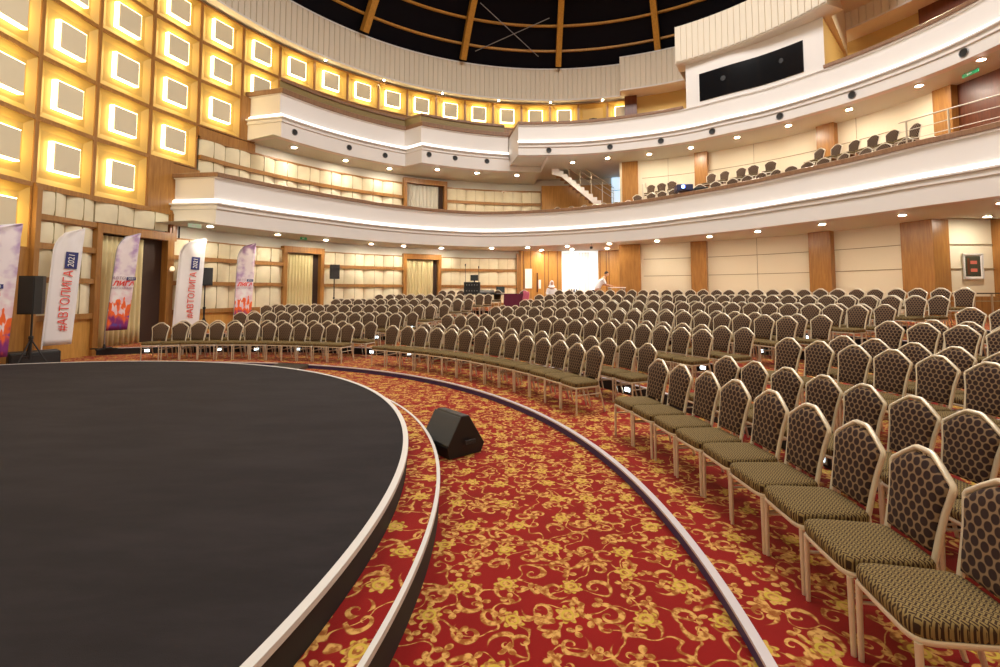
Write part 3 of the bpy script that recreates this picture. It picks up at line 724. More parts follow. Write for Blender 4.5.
for r, (zt, zb, n) in enumerate(ROWS):
    cells = []
    for c in range(n):
        a0, a1 = COLS[c], COLS[c+1]
        if r == 0 and c == 16: continue
        cells.append((a0, a1))
    vis = 0
    for a0, a1 in cells:
        azm = (a0+a1)/2; w = RW*rad(a0-a1)/2; h = (zt-zb)/2; zc = (zt+zb)/2
        key = (r, round(w,2))
        PM = globals().setdefault('PMC', {})
        if key not in PM: PM[key] = panel_meshes(w, h)
        q = proj(*PW(RW, azm, zc)); inside = q and 0 < q[0] < 1000 and 0 < q[1] < 667
        if inside: vis += 1
        lab = ('backlit square wall panel in the %s row of the grid, %s from the left' % (ROWN[r], ORD[vis-1])) if inside else 'backlit square wall panel of the %s row, beyond the photo edge near column %d' % (ROWN[r], round((190-azm)/6.5)+1)
        t = thing('light_panel', lab, 'wall light', PW(RW, azm, zc), inward(azm), 'backlit square panels on the curved wall')
        for k, me in PM[key].items(): link(k, me, t)
# the unlit cell with a projector on it
azm = 79.4
t = thing('light_panel', 'unlit golden wall cell without glow, behind the upper balcony rail', 'wall panel', PW(RW, azm, 11.415), inward(azm))
for k in ('frame','coffer'): link(k, PMC[(0, round(RW*rad(6.4)/2,2))][k] if (0, round(RW*rad(6.4)/2,2)) in PMC else list(PMC.values())[0][k], t)
t = thing('spot_projector', 'small dark stage projector standing before the unlit golden wall cell', 'stage light', PW(13.3, 79.4, 10.6), inward(azm))
mb = MB(); mb.bbox((0,0,.30),(.42,.34,.22),.03); mb.obj('case', M['grille'], t)
mb = MB(); mb.lathe([(.09,.15),(.10,.22),(.08,.22),(.075,.19)], (0,0,.30), 16, 'y'); mb.obj('lens_tube', M['black'], t)
mb = MB(); mb.tube([(-.24,0,.3),(-.24,0,.04),(.24,0,.04),(.24,0,.3)], .02, 6); mb.box((0,0,-.5),(.12,.12,1.06)); mb.obj('bracket', M['black'], t)

# ------------------------------------------------------------------ recessed downlights, vents, signs
def downlight(loc, lab, grp, r=.085):
    t = thing('downlight', lab, 'ceiling light', loc, 0, grp)
    mb = MB(); mb.lathe([(r,.012),(r*1.35,.0),(r*1.3,-.012),(r*.98,-.012)], (0,0,0), 20); mb.obj('rim', M['plaster'], t)
    mb = MB(); mb.lathe([(.0,-.010),(r*.95,-.010),(r*.6,-.016),(.0,-.018)], (0,0,-.004), 20); mb.obj('lamp', M['downlight'], t)
DLO = [(161.3,12.9),(149.8,12.75),(139.9,12.9),(130.3,12.95),(123.2,12.95),(114.5,13.1),(103.6,12.4),(95.6,11.7),(91.4,13.2),(86.2,11.1),(84.6,12.7),(75.9,10.2),(76.6,12.5),(63.8,9.6),(50.5,9.1),(38.5,8.75),(24.6,8.75),(11.4,9.2),(-.2,9.9),(10.,11.9)]
DLO = sorted(DLO, key=lambda q: proj(*PW(q[1], q[0], 4.03))[0])
for i, (a, R) in enumerate(DLO): downlight(PW(R, a, 4.035), 'round recessed downlight under the lower balcony, %s from the left' % ORD[i], 'downlights under the lower balcony')
DUL = [(146.1,13.1),(135.6,13.15),(126.2,13.15),(117.1,12.1),(107.7,12.0),(97.9,12.0)]
for i, (a, R) in enumerate(DUL): downlight(PW(R, a, 7.70), 'round recessed downlight under the left upper balcony, %s from the left' % ORD[i], 'downlights under the upper balcony')
DUR = [(84.9,10.45),(76.0,10.0),(65.6,9.96),(55.5,9.88),(44.6,9.67),(33.9,9.76),(23.0,10.0),(11.8,10.15),(2.8,10.2)]
for i, (a, R) in enumerate(DUR): downlight(PW(R, a, 7.95), 'round recessed downlight under the right upper balcony, %s from the left' % ORD[i], 'downlights under the upper balcony')
VE = [(148.3,8.05,12.35),(136.8,8.05,12.35),(128.8,8.05,12.35),(120.6,8.12,11.3),(114.1,8.12,11.3),(106.1,8.12,11.3)] + [(a, 8.15, URR(a)) for a in (92.,75.2,61.7,48.8,33.8,20.1,3.1)]
for i, (a, z, R) in enumerate(VE):
    t = thing('air_nozzle', 'round black air nozzle on the upper balcony front, %s from the left' % ORD[i], 'air vent', PW(R, a, z), inward(a), 'round air nozzles on the upper balcony')
    mb = MB(); mb.lathe([(.125,.0),(.128,.02),(.118,.03),(.108,.022)], (0,0,0), 22, 'y', False); mb.obj('rim', M['grey_metal'], t)
    mb = MB(); mb.lathe([(.112,.005),(.110,.020),(.06,.012),(.03,.010)], (0,0,0), 22, 'y'); mb.obj('throat', M['black'], t)
def text_mesh(s, size, mat, name, parent, shear=0., align='CENTER', ext=.002, weight=0.):
    cu = bpy.data.curves.new(name, 'FONT'); cu.body = s; cu.size = size; cu.align_x = align; cu.align_y = 'CENTER'; cu.extrude = ext; cu.shear = shear; cu.offset = weight
    tmp = bpy.data.objects.new(name, cu); COL.objects.link(tmp)
    dg = bpy.context.evaluated_depsgraph_get(); me = bpy.data.meshes.new_from_object(tmp.evaluated_get(dg)); me.name = name
    bpy.data.objects.remove(tmp); me.materials.clear(); me.materials.append(mat)
    return link(name, me, parent)
def sign(loc, rz, w, h, mat, lab):
    t = thing('exit_sign', lab, 'sign', loc, rz)
    mb = MB(); mb.bbox((0,0,-h/2-.02),(w,.03,h),.004); mb.obj('panel', mat, t)
    mb = MB(); mb.box((-w*.35,0,0),(.015,.015,.05)); mb.box((w*.35,0,0),(.015,.015,.05)); mb.obj('bracket', M['grey_metal'], t)
    mb = MB(); s = h*.36; z = -h/2-.02
    mb.add([(-w*.12,.018,z-s*.3),(w*.12,.018,z-s*.3),(w*.12,.018,z+s*.3),(-w*.12,.018,z+s*.3),(w*.12,.018,z-s),(w*.12+s,.018,z),(w*.12,.018,z+s)], [(0,1,2,3),(4,5,6)]); mb.obj('arrow', M['white_ink'], t)
sign(PW(12.75,164.4,4.03), inward(172)-.5, .38, .12, M['green_pale'], 'pale green hanging exit sign under the lower balcony corner')
sign(PW(12.6,145.2,4.03), inward(145), .28, .09, M['green'], 'small green exit sign under the lower balcony above curtain doorway')
sign(PW(10.6,6.2,7.95), inward(30)-.5, .45, .10, M['green'], 'green exit sign under the upper balcony at far right')
t = thing('security_camera', 'small dark security camera hanging below the lower balcony edge near the bright doorway', 'camera', PW(9.85,80.5,4.03), inward(80))
mb = MB(); mb.tube([(0,0,0),(0,0,-.16)], .02, 8); mb.obj('stem', M['grey_metal'], t)
mb = MB(); mb.bbox((0,.04,-.2),(.12,.26,.10),.02); mb.obj('case', M['black'], t)
t = thing('wall_sconce', 'small lit sconce on the wooden post right of the stage-side doorway', 'wall light', PW(13.72,164.3,2.55), inward(164.3))
mb = MB(); mb.lathe([(.05,0),(.06,.03),(.05,.06)], (0,0,0), 14, 'y'); mb.obj('base', M['chrome'], t)
mb = MB(); mb.lathe([(.04,-.04),(.07,.0),(.06,.08),(.03,.11)], (0,.09,0), 14); mb.obj('shade', emis('sconce_glass', (1,.8,.5), .8), t)
# step lights on the risers
SL = [(0,105.2),(0,95.0),(0,89.2),(0,82.4),(0,69.6),(0,62.8),(0,27.0),(0,8.1),(1,75.4),(1,28.1),(2,74.3),(2,28.8),(2,13.7),(3,29.4),(3,74.0)]
AREA = lambda a: 'left' if a > 65.5 else ('middle' if a > 20 else 'right')
cnt = {}
for k, a in SL: cnt[(k, AREA(a))] = cnt.get((k, AREA(a)), 0) + 1
seen = {}
for k, a in SL:
    key = (k, AREA(a)); seen[key] = seen.get(key, 0) + 1
    lab = 'small glowing step light on the %s dark riser under the %s block of chairs' % (ORD[k], AREA(a))
    if cnt[key] > 1: lab = 'small glowing step light, %s from the left, on the %s riser under the %s chairs' % (ORD[seen[key]-1], ORD[k], AREA(a))
    p = PO(RIS[k]-.002, a, TIER0 + TH*k + .085)
    t = thing('step_light', lab, 'step light', p, rad(a)+PI/2, 'step lights on the risers')
    mb = MB(); mb.bbox((0,.008,0),(.17,.022,.11),.006); mb.obj('plate', M['grey_metal'], t)
    mb = MB(); mb.bbox((0,.022,0),(.115,.014,.06),.005); mb.obj('lens', M['steplight'], t)

# ------------------------------------------------------------------ banquet chairs
def chair_parts():
    P = {}
    hw = .195
    # cushion with rounded, slightly crowned top
    rows = []
    prof = [(.0,.385,.90),(.0,.385,1.0),(.015,.40,1.03),(.03,.432,1.035),(.04,.449,1.0),(.045,.458,.92),(.05,.464,.6),(.052,.466,.0)]
    base = []
    for i in range(28):
        a = 2*PI*i/28; c, s = math.cos(a), math.sin(a); p = .28
        x = math.copysign(abs(c)**p, c)*.205; y = math.copysign(abs(s)**p, s)*.215
        x *= 1 + .05*(y/.215); base.append((x, y))
    for _, z, k in prof: rows.append([(x*k, y*k + .02, z) for x, y in base])
    mb = MB(); mb.grid(rows, True); mb.add([(x*.9, y*.9+.02, .385) for x,y in base], [tuple(range(28))[::-1]]); P['seat'] = (mb, M['chair_seat'])
    # gold rail around the seat
    mb = MB(); mb.tube([(x*.99, y*.99+.02, .374) for x, y in base], .0135, 6, True); P['seat_frame'] = (mb, M['gold'])
    # back outline: straight sides flaring to shoulders, roof-like crown
    def by(z): return -.185 - .10*((z-.42)/.5)      # recline
    out = [(-.165,.44),(-.170,.56),(-.182,.68),(-.202,.775),(-.206,.795),(-.198,.812),(-.125,.868),(-.060,.912),(-.045,.918),(.045,.918),(.060,.912),(.125,.868),(.198,.812),(.206,.795),(.202,.775),(.182,.68),(.170,.56),(.165,.44)]
    mb = MB(); mb.tube([(x, by(z), z) for x, z in out], .0152, 8); P['back_frame'] = (mb, M['gold'])
    # upholstered back: inset outline, bulged both ways
    ins = [(x*.945, min(z-.006 if z > .5 else z, .893 if abs(x) < .1 else z-.012) ) for x, z in out[1:-1]]
    ins = [(-.150,.475)] + ins + [(.150,.475)]
    cz = .70; rows = []
    for k, d in ((1.,.0),(.98,.018),(.9,.028),(.6,.034),(.0,.036)):
        rows.append([(x*k, by(cz+(z-cz)*k)+d, cz+(z-cz)*k) for x, z in ins])
    back = []
    for k, d in ((1.,.0),(.98,-.014),(.9,-.020),(.6,-.024),(.0,-.025)):
        back.append([(x*k, by(cz+(z-cz)*k)+d, cz+(z-cz)*k) for x, z in ins])
    mb = MB(); mb.grid(rows, True); mb.grid(back, True); P['backrest'] = (mb, M['chair_back'])
    legs = []
    for sx in (-1, 1):
        mb = MB(); mb.tube([(sx*.205,.215,.0),(sx*.203,.215,.2),(sx*.200,.215,.365)], [.0125,.014,.0145], 8); legs.append(mb)
        mb = MB(); mb.tube([(sx*.180,-.29,.0),(sx*.172,-.24,.2),(sx*.167,-.19,.38),(sx*.165,-.187,.44)], [.0125,.014,.014,.0135], 8); legs.append(mb)
    P['legs'] = (legs, M['gold'])
    mb = MB(); mb.tube([(-.2,.21,.27),(-.175,-.222,.27)], .008, 6); mb.tube([(.2,.21,.27),(.175,-.222,.27)], .008, 6); mb.tube([(-.165,-.187,.42),(.165,-.187,.42)], .010, 6)
    P['stretcher'] = (mb, M['gold'])
    mb = MB(); mb.tube([(-.03,-.283,.908),(-.028,-.297,.90),(.028,-.297,.90),(.03,-.283,.908)], .006, 6); mb.box((0,-.283,.895),(.012,.008,.03)); P['handle'] = (mb, M['gold'])
    return P
CP_ = chair_parts()
CM = {k: v[0].data(k, v[1], 60) for k, v in CP_.items() if k != 'legs'}
CLEG = [m.data('leg', M['gold'], 60) for m in CP_['legs'][0]]
GRP = 'rows of brown banquet chairs'
def chair_full(loc, rz, label, grp):
    t = thing('banquet_chair', label, 'chair', loc, rz, grp)
    for k, me in CM.items(): link(k, me, t)
    for me in CLEG: link('leg', me, t)
    return t
# one-mesh chair for far rows
far = MB(); FM = [M['chair_seat'], M['gold'], M['chair_back']]
for k, mi in (('seat',0),('seat_frame',1),('back_frame',1),('backrest',2),('stretcher',1)):
    far.cur = mi; m = CP_[k][0]; far.add(m.v, m.f)
far.cur = 1
for m in CP_['legs'][0]: far.add(m.v, m.f)
FARME = far.data('banquet_chair', FM, 60)
def chair_far(loc, rz, label, grp):
    o = link('banquet_chair', FARME); o.location = loc; o.rotation_euler = (0,0,rz); return tag(o, label, 'chair', grp)

chairs = []   # (depth, px height, loc, rz, label)
def row(block, ri, tier_k, Rf, a_from, a_to, aisle, pitch):
    """chairs from azimuth a_from (the aisle end) to a_to"""
    da = math.degrees(pitch/Rf); n = int(abs(a_to-a_from)/da + 1.001); sg = 1 if a_to > a_from else -1
    for i in range(n):
        a = a_from + sg*da*i; z = TIER0 + TH*tier_k
        R = Rf + .225                    # chair origin lies between its legs
        x, y, _ = PO(R, a)
        if math.hypot(x-WX, y-WY) > 13.1: continue
        q = proj(x, y, z + .5); q2 = proj(x, y, z+.92)
        if not q or q[0] < -25 or q[0] > 1040 or q2[1] > 690: continue
        jit = random.uniform(-.035,.035)
        lab = 'brown banquet chair, %s row of the %s block, %s chair from the %s aisle' % ('front' if ri == 0 else ORD[ri], block, ORD[i], aisle)
        chairs.append((q[2], CF*.93/q[2], (x + random.uniform(-.012,.012), y + random.uniform(-.012,.012), z), rad(a)+PI/2+jit, lab))
ROWR = [(0,8.995),(0,9.985)]
for k in range(1, 6):
    ROWR += [(k, RIS[k-1]+.60)] + ([(k, RIS[k-1]+1.59)] if k < 5 else [])
LEFT_END = {0:(100.85,100.9),1:(96.2,96.2),2:(95.1,95.1),3:(89.4,89.2),4:(85,84.5),5:(77.6,77)}
for ri, (k, Rf) in enumerate(ROWR):
    p = .4481 if ri < 4 else .456
    second = ri % 2
    row('left', ri, k, Rf, 69.35, LEFT_END[k][second], 'left', p)
    row('middle', ri, k, Rf, 23.75, 60.9, 'right', p)
    row('right', ri, k, Rf, {0:14.9,1:16.0,2:16.7,3:17.2,4:17.2,5:17.2}[k], -32, 'right', p)
# chairs on the lower balcony
L2 = []
for ri, (off, zf) in enumerate(((.80,5.28),(1.42,5.80))):
    a = 88. if ri == 0 else 66.; i = 0
    while a > 8.5:
        R = LBR(a) + off
        if R > (wallR(a) - .62): a -= 2; continue
        if not (ri == 1 and 53.0 < a < 58.2) and not (ri == 1 and 29 < a < 34) and not (ri == 0 and 54.6 < a < 57.8):
            L2.append((ri, i, a, R, zf - (.20 if ri == 0 and a > 70 else 0))); i += 1
        a -= math.degrees((.50 if ri == 0 else .52)/R) * (1.0 + (.25 if random.random() < .2 else 0))
L2 += [(2, 0, -8.4, LBR(-8.4)+.9, 5.2), (2, 1, 161.3, 13.0, 4.85)]
for ri, i, a, R, zf in L2:
    x, y, z = PW(R, a, zf); q = proj(x, y, zf)
    if q[0] > 1010: continue
    lab = 'olive-brown banquet chair on the lower balcony, %s row, %s from the staircase' % (('front','back')[ri] , ORD[i]) if ri < 2 else ('brown banquet chair at far right on the lower balcony beyond the handrail' if i == 0 else 'brown banquet chair alone at the left end of the lower balcony')
    chairs.append((q[2], CF*.93/q[2] if ri < 2 else 31, (x, y, zf), rad(a)+PI/2+random.uniform(-.3,.3) + (0 if i or ri < 2 else .5), lab))
chairs.sort(key=lambda c: -c[1])
for d, ph, loc_, rz, lab in chairs[:300]:
    (chair_full if ph > 36 else chair_far)(loc_, rz, lab, GRP)
rest = MB()
for d, ph, loc_, rz, lab in chairs[300:]:
    T = Matrix.Translation(loc_) @ Matrix.Rotation(rz, 4, 'Z'); o = len(rest.v)
    rest.v += [(T @ Vector(v))[:] for v in far.v]; rest.f += [tuple(i+o for i in f) for f in far.f]; rest.mi += far.mi
if rest.v:
    o = rest.obj('banquet_chairs', [M['chair_far'], M['gold'], M['chair_back']], None, 60); tag(o, 'remaining far rows of small brown banquet chairs at the back of the hall', 'chairs', GRP, 'stuff')
# balcony seating steps
mb = MB()
azs = frange(90,73.5,1.2)+frange(73.3,13.6,1.2)+frange(13.4,-30,1.2)
mb.sweep([[PW(LBR(a)+.45,a,4.6), PW(LBR(a)+.45,a,5.28 if a <= 70 else 5.08), PW(LBR(a)+1.12,a,5.28 if a <= 70 else 5.08), PW(LBR(a)+1.12,a,5.8), PW(wallR(a),a,5.8)] for a in azs]); mb.obj('seating_step', M['carpet'], LB, 20)
mb = MB(); strip(mb, frange(161.8,150,1.2), lambda a: LBR(min(a,162.8))+.3, lambda a: 14., 4.85); mb.obj('landing', M['carpet'], LB, 20)

# ------------------------------------------------------------------ balcony stair and rails
t = thing('staircase', 'white staircase with steel handrail climbing left on the lower balcony', 'staircase', (0,23.4,0))
x0, z0, x1, z1 = 2.95, 8.08, 5.45, 6.1; n = 12
mb = MB()
pts = [(x0-.35,z0-.05),(x0,z0-.05)]
for i in range(n):
    xa = x0 + (x1-x0)*i/n; xb = x0 + (x1-x0)*(i+1)/n; zz = z0-.05 - (z0-z1)*(i+1)/n; pts += [(xa, zz),(xb, zz)]
low = [(x1, z1-.55),(x0+.1, z0-.5),(x0-.35, z0-.4)]
poly = pts + low
nn = len(poly); vs = [(x,-.06,z) for x,z in poly] + [(x,.06,z) for x,z in poly]
mb.add(vs, [tuple(range(nn)), tuple(range(nn,2*nn))[::-1]] + [(i,(i+1)%nn,nn+(i+1)%nn,nn+i) for i in range(nn)]); mb.obj('stringer', M['plaster'], t, 0)
mb = MB()
for i in range(n): mb.box((x0+(x1-x0)*(i+.5)/n, .55, z0-.10-(z0-z1)*(i+1)/n), ((x1-x0)/n+.04, 1.0, .06))
mb.obj('treads', M['wood'], t, 0)
mb = MB(); sl = (z1-z0)/(x1-x0)
for h in (.38,.65,.92): mb.tube([(x0+.55,0,z0+.6*sl+h-.05),(x1+.25,0,z1+h-.02)], .018 if h < .9 else .026, 6)
for h in (.38,.65,.92): mb.tube([(x0-.05,0,z0+h-.3),(x0+.55,0,z0+.6*sl+h-.05)], .018 if h < .9 else .026, 6)
mb.obj('handrail', M['chrome'], t)
for i in range(5):
    x = x0+.5+(x1-x0-.3)*i/4; mb = MB(); mb.tube([(x,0,z0+sl*(x-x0)-.15),(x,0,z0+sl*(x-x0)+.94)], .024, 6); mb.obj('post', M['chrome'], t)
t = thing('guard_rail', 'steel guard rail on the lower balcony right of the last pilaster', 'railing')
ra = [(5.7,8.45),(0.,8.75),(-6.8,9.3)]
pp = [PW(R, a, 5.0) for a, R in ra]
for p in pp:
    mb = MB(); mb.tube([(p[0],p[1],5.2),(p[0],p[1],6.42)], .022, 8); mb.obj('post', M['chrome'], t)
ex0 = PW(8.42, 6.9, 0); ex1 = PW(9.4, -7.9, 0)
for z in (5.9,6.15,6.42):
    mb = MB(); mb.tube([(p[0],p[1],z) for p in [ex0]+pp+[ex1]],   .011 if z < 6.4 else .018, 8); mb.obj('bar', M['chrome'], t)
t = thing('handrail_post', 'single steel post beside the balcony window pilaster', 'post', PW(9.9,67.2,5.0))
mb = MB(); mb.tube([(0,0,0),(0,0,1.62),(.12,.0,1.66),(.14,.0,1.45)], .03, 8); mb.obj('tube', M['chrome'], t); mb = MB(); mb.lathe([(.08,0),(.08,.02),(.035,.03)], (0,0,0), 14); mb.obj('foot', M['chrome'], t)
t = thing('projector', 'dark projector with glowing blue lens on the lower balcony rail', 'projector', PW(LBR(55.6)+.2, 55.6, 5.75), inward(55.6)+.45)
mb = MB(); mb.bbox((0,0,.20),(.62,.5,.26),.03); mb.obj('case', M['projector'], t)
mb = MB(); mb.lathe([(.08,.24),(.10,.30),(.085,.31),(.07,.28)], (.08,0,.22), 18, 'y'); mb.obj('lens_tube', M['black'], t)
mb = MB(); mb.lathe([(.0,.27),(.07,.275),(.05,.295),(.0,.30)], (.08,0,.22), 18, 'y'); mb.obj('lens', M['blue_lens'], t)
mb = MB(); mb.bbox((-.62,.02,.10),(.5,.4,.2),.02); mb.obj('control_unit', M['black'], t)
mb = MB()
for sx in (-.25,.25):
    for sy in (-.18,.18): mb.lathe([(.025,0),(.03,.03),(.02,.08)], (sx,sy,0), 10)
mb.obj('foot', M['black'], t)

# ------------------------------------------------------------------ feather banners
def sail_pts(h, w, lean):
    """outline in x (width) and z, top curves over from the pole side to a point"""
    L_, R_ = [], []
    for i in range(21):
        t = i/20; z = h*t
        xr = lean*t
        xl = -w + lean*t*.95
        if t > .78:
            k = (t-.78)/.22; xl = xl + (xr-xl)*(1-math.sqrt(max(0, 1-k**2.2)))*.98
        L_.append((xl, z)); R_.append((xr, z))
    return L_, R_
def feather(loc, rz, h, w, lean, zb, kind, label, mirror=False):
    t = thing('feather_banner', label, 'banner', loc, rz)
    A, B = sail_pts(h, w, lean); rows = []
    for (xl, z), (xr, _) in zip(A, B):
        row_ = []
        for j in range(9):
            u = j/8; x = xl + (xr-xl)*u
            y = .005*math.sin(u*5 + z*2.1) + (.02*math.sin(z*9+u*8) if z > h*.8 else .003*math.sin(z*3))
            row_.append((-x, y, z + zb))
        rows.append(row_)
    mb = MB(); mb.grid(rows); o = mb.obj('sail', M['print'] if kind == 'print' else M['white_cloth'], t, 80)
    sd = o.modifiers.new('cloth', 'SOLIDIFY'); sd.thickness = .006
    mb = MB(); pole = [(w, .0, .02)] + [(-x, .0, z+zb) for x, z in A]; mb.tube(pole, [.016]*6 + [.011]*(len(pole)-6), 6); mb.obj('pole', M['grey_metal'] if kind == 'print' else M['white_cloth'], t)
    mb = MB(); mb.lathe([(.0,0),(.04,.0),(.04,.05),(.02,.14)], (w,0,0), 12)
    for k in range(4):
        a = PI/4 + k*PI/2; mb.box((w+.16*math.cos(a), .16*math.sin(a), .02), (.34,.05,.03), a)
    mb.obj('base', M['black'], t)
    yo = .022
    if kind == 'white':
        an = PI/2 - .03 - lean/h*.9
        e = text_mesh('#АВТОЛИГА', .25, M['red_ink'], 'lettering', t, .0, 'LEFT', .002, .0)
        mx = Matrix(((0,0,0,0),)*3 + ((0,0,0,1),)) if False else None
        # writing climbs the sail: text x runs up, text faces +Y side (towards the hall)
        up = Vector((-lean/h, 0, 1)).normalized(); side = Vector((0,1,0)); right = up; upv = side.cross(right)
        R = Matrix((right, upv, side)).transposed().to_4x4()
        e.matrix_local = Matrix.Translation((w*.40-lean*.15, yo, zb+h*.115)) @ R
        mb = MB(); mb.box((0,0,0),(.42,.24,.004)); b_ = mb.obj('label_box', M['navy'], t, 0); b_.matrix_local = Matrix.Translation((w*.36-lean*.72, yo+.004, zb+h*.715)) @ R
        e2 = text_mesh('2021', .17, M['white_ink'], 'lettering', t, .1); e2.matrix_local = Matrix.Translation((w*.36-lean*.72, yo+.010, zb+h*.715)) @ R
    else:
        R = Matrix((Vector((-1,0,0)), Vector((0,0,1)), Vector((0,1,0)))).transposed().to_4x4()
        R = Matrix.Rotation(0, 4, 'Y') @ R
        cx = lambda f: w*.5 - lean*f
        e = text_mesh('ЛИГА', .18, M['red_ink'], 'lettering', t, .25, 'CENTER', .002, .006); e.matrix_local = Matrix.Translation((cx(.47), yo, zb+h*.47)) @ R
        e = text_mesh('АВТО', .11, M['grey_ink'], 'lettering', t, .2); e.matrix_local = Matrix.Translation((cx(.52)+.12, yo, zb+h*.525)) @ R
        mb = MB(); mb.box((0,0,0),(.22,.09,.004)); b_ = mb.obj('label_box', M['navy'], t, 0); b_.matrix_local = Matrix.Translation((cx(.52)-.17, yo, zb+h*.522)) @ R
        e = text_mesh('2021', .08, M['white_ink'], 'lettering', t); e.matrix_local = Matrix.Translation((cx(.52)-.17, yo+.006, zb+h*.522)) @ R
        e = text_mesh('#АВТОЛИГА2021', .065, M['grey_ink'], 'lettering', t); e.matrix_local = Matrix.Translation((cx(.42), yo, zb+h*.425)) @ R
    return t
def face_cam(x, y, d=0.): return math.atan2(-y, -x) - PI/2 + d

# ------------------------------------------------------------------ loudspeakers
def speaker_pair(x, y, z0, zh, w, h, dp, rz, lab_s, lab_p):
    t = thing('speaker_stand', lab_p, 'stand', (x,y,z0), rz)
    mb = MB(); mb.tube([(0,0,.25),(0,0,zh)], .02, 8); mb.tube([(0,0,.25),(0,0,zh*.55)], .027, 8); mb.obj('pole', M['black'], t)
    mb = MB(); mb.lathe([(.03,0),(.045,.01),(.045,.07),(.03,.08)], (0,0,zh*.55), 12); mb.lathe([(.028,0),(.04,.01),(.04,.06),(.028,.07)], (0,0,.62), 12); mb.obj('collar', M['black'], t)
    for k in range(3):
        a = PI/2 + k*2*PI/3; mb = MB(); mb.tube([(.02*math.cos(a),.02*math.sin(a),.66),(.36*math.cos(a),.36*math.sin(a),.02)], .014, 6); mb.tube([(.02*math.cos(a),.02*math.sin(a),.32),(.2*math.cos(a),.2*math.sin(a),.32)], .009, 6); mb.obj('leg', M['black'], t)
    s = thing('loudspeaker', lab_s, 'speaker', (x,y,z0+zh), rz)
    mb = MB(); c = dp/2
    pl_ = [(-w/2,c),(w/2,c),(w/2,c-dp*.55),(w*.3,-c),(-w*.3,-c),(-w/2,c-dp*.55)]
    mb.prism(pl_, 0, h); mb.obj('cabinet', M['black'], s, 0)
    mb = MB(); mb.bbox((0,c+.006,h/2),(w*.93,.014,h*.95),.006); mb.obj('grille', M['grille'], s)
    mb = MB(); mb.bbox((w*.46,-.02,h/2),(.03,.18,.04),.01); mb.obj('handle', M['grey_metal'], s)
    return t, s

# positions come from the plan of the hall: banners stand about a metre in front of the curved wall
feather((-10.08,9.8,TIER0), face_cam(-10.3,9.4,.35), 2.75, .95, .12, .42, 'print', 'orange and lilac printed feather banner cut off by the left photo edge')
feather((-10.75,12.0,TIER0), face_cam(-10.6,12.1,.25), 2.93, .55, .15, .44, 'white', 'white feather banner with red lettering, beside the loudspeaker nearest the stage')
feather((-10.5,13.45,TIER0+TH), face_cam(-10.6,13.4,.3), 2.75, .50, .22, .50, 'print', 'orange and lilac feather banner in front of the half-curtained dark doorway')
feather((-9.98,15.8,TIER0+TH), face_cam(-10.2,15.3,.2), 3.0, .72, .14, .36, 'white', 'white feather banner with red lettering, right of the dark doorway')
feather((-9.25,17.7,TIER0+TH), face_cam(-9.35,17.4,.2), 2.95, .58, .10, .45, 'print', 'orange and lilac feather banner right of the second white banner')
speaker_pair(-10.45,10.65,TIER0,1.25,.36,.85,.34, face_cam(-10.3,10.75,-.75), 'black loudspeaker on a stand beside the printed banner at the left edge', 'black speaker stand between the leftmost printed banner and white banner')
speaker_pair(-10.03,16.15,TIER0+TH,1.78,.40,.60,.36, face_cam(-9.9,16.,0.1), 'black loudspeaker behind the second white banner', 'black tripod speaker stand behind the second white banner')
speaker_pair(-7.25,20.75,TIER0+2*TH,1.95,.38,.62,.34, face_cam(-7.25,20.75,.2), 'black loudspeaker between the two curtained doorways under the balcony', 'black tripod speaker stand between the two curtained doorways')
t = thing('stage_monitor', 'flat black box lying at the stage edge under the left loudspeaker', 'speaker', (-10.75,11.05,TIER0), face_cam(-10.9,11.1,.1))
mb = MB(); mb.bbox((0,0,.19),(.86,.5,.38),.02); mb.obj('cabinet', M['black'], t); mb = MB(); mb.bbox((0,.255,.19),(.78,.016,.32),.006); mb.obj('grille', M['grille'], t)
# wedge monitor on the walkway
t = thing('floor_monitor', 'black wedge stage monitor on the red carpet beside the stage step', 'speaker', (-.545,5.62,0), 0)
mb = MB(); wv = [(-.22,0.0),(.22,0.0),(.27,.10),(.05,.44),(-.06,.45),(-.25,.13)]; hl = .25
vs = [(x,-hl,z) for x,z in wv] + [(x,hl,z) for x,z in wv]; nn = 6
mb.add(vs, [tuple(range(nn)), tuple(range(nn,2*nn))[::-1]] + [(i,(i+1)%nn,nn+(i+1)%nn,nn+i) for i in range(nn)]); cb = mb.obj('cabinet', M['black'], t, 0)
bv = cb.modifiers.new('edge', 'BEVEL'); bv.width = .012; bv.segments = 2
nv = Vector((-(.45-.13), 0, (.25-.06)))*1.; nv = Vector((-.86,0,.51)); c0 = Vector((-.155,0,.29)) + nv*.006
an = math.atan2(.32,.19)
mb = MB(); mb.bbox((0,0,0),(.33,.53,.012),.004); g = mb.obj('grille', plain('grey_speaker_mesh', (.045,.048,.05), .5, bump=.4, bscale=500), t); g.location = c0; g.rotation_euler = (0,-an,0)
mb = MB(); mb.bbox((.03,-.296,.16),(.14,.012,.05),.004); mb.obj('handle', M['grille'], t)
t.rotation_euler = (0,0,rad(40))

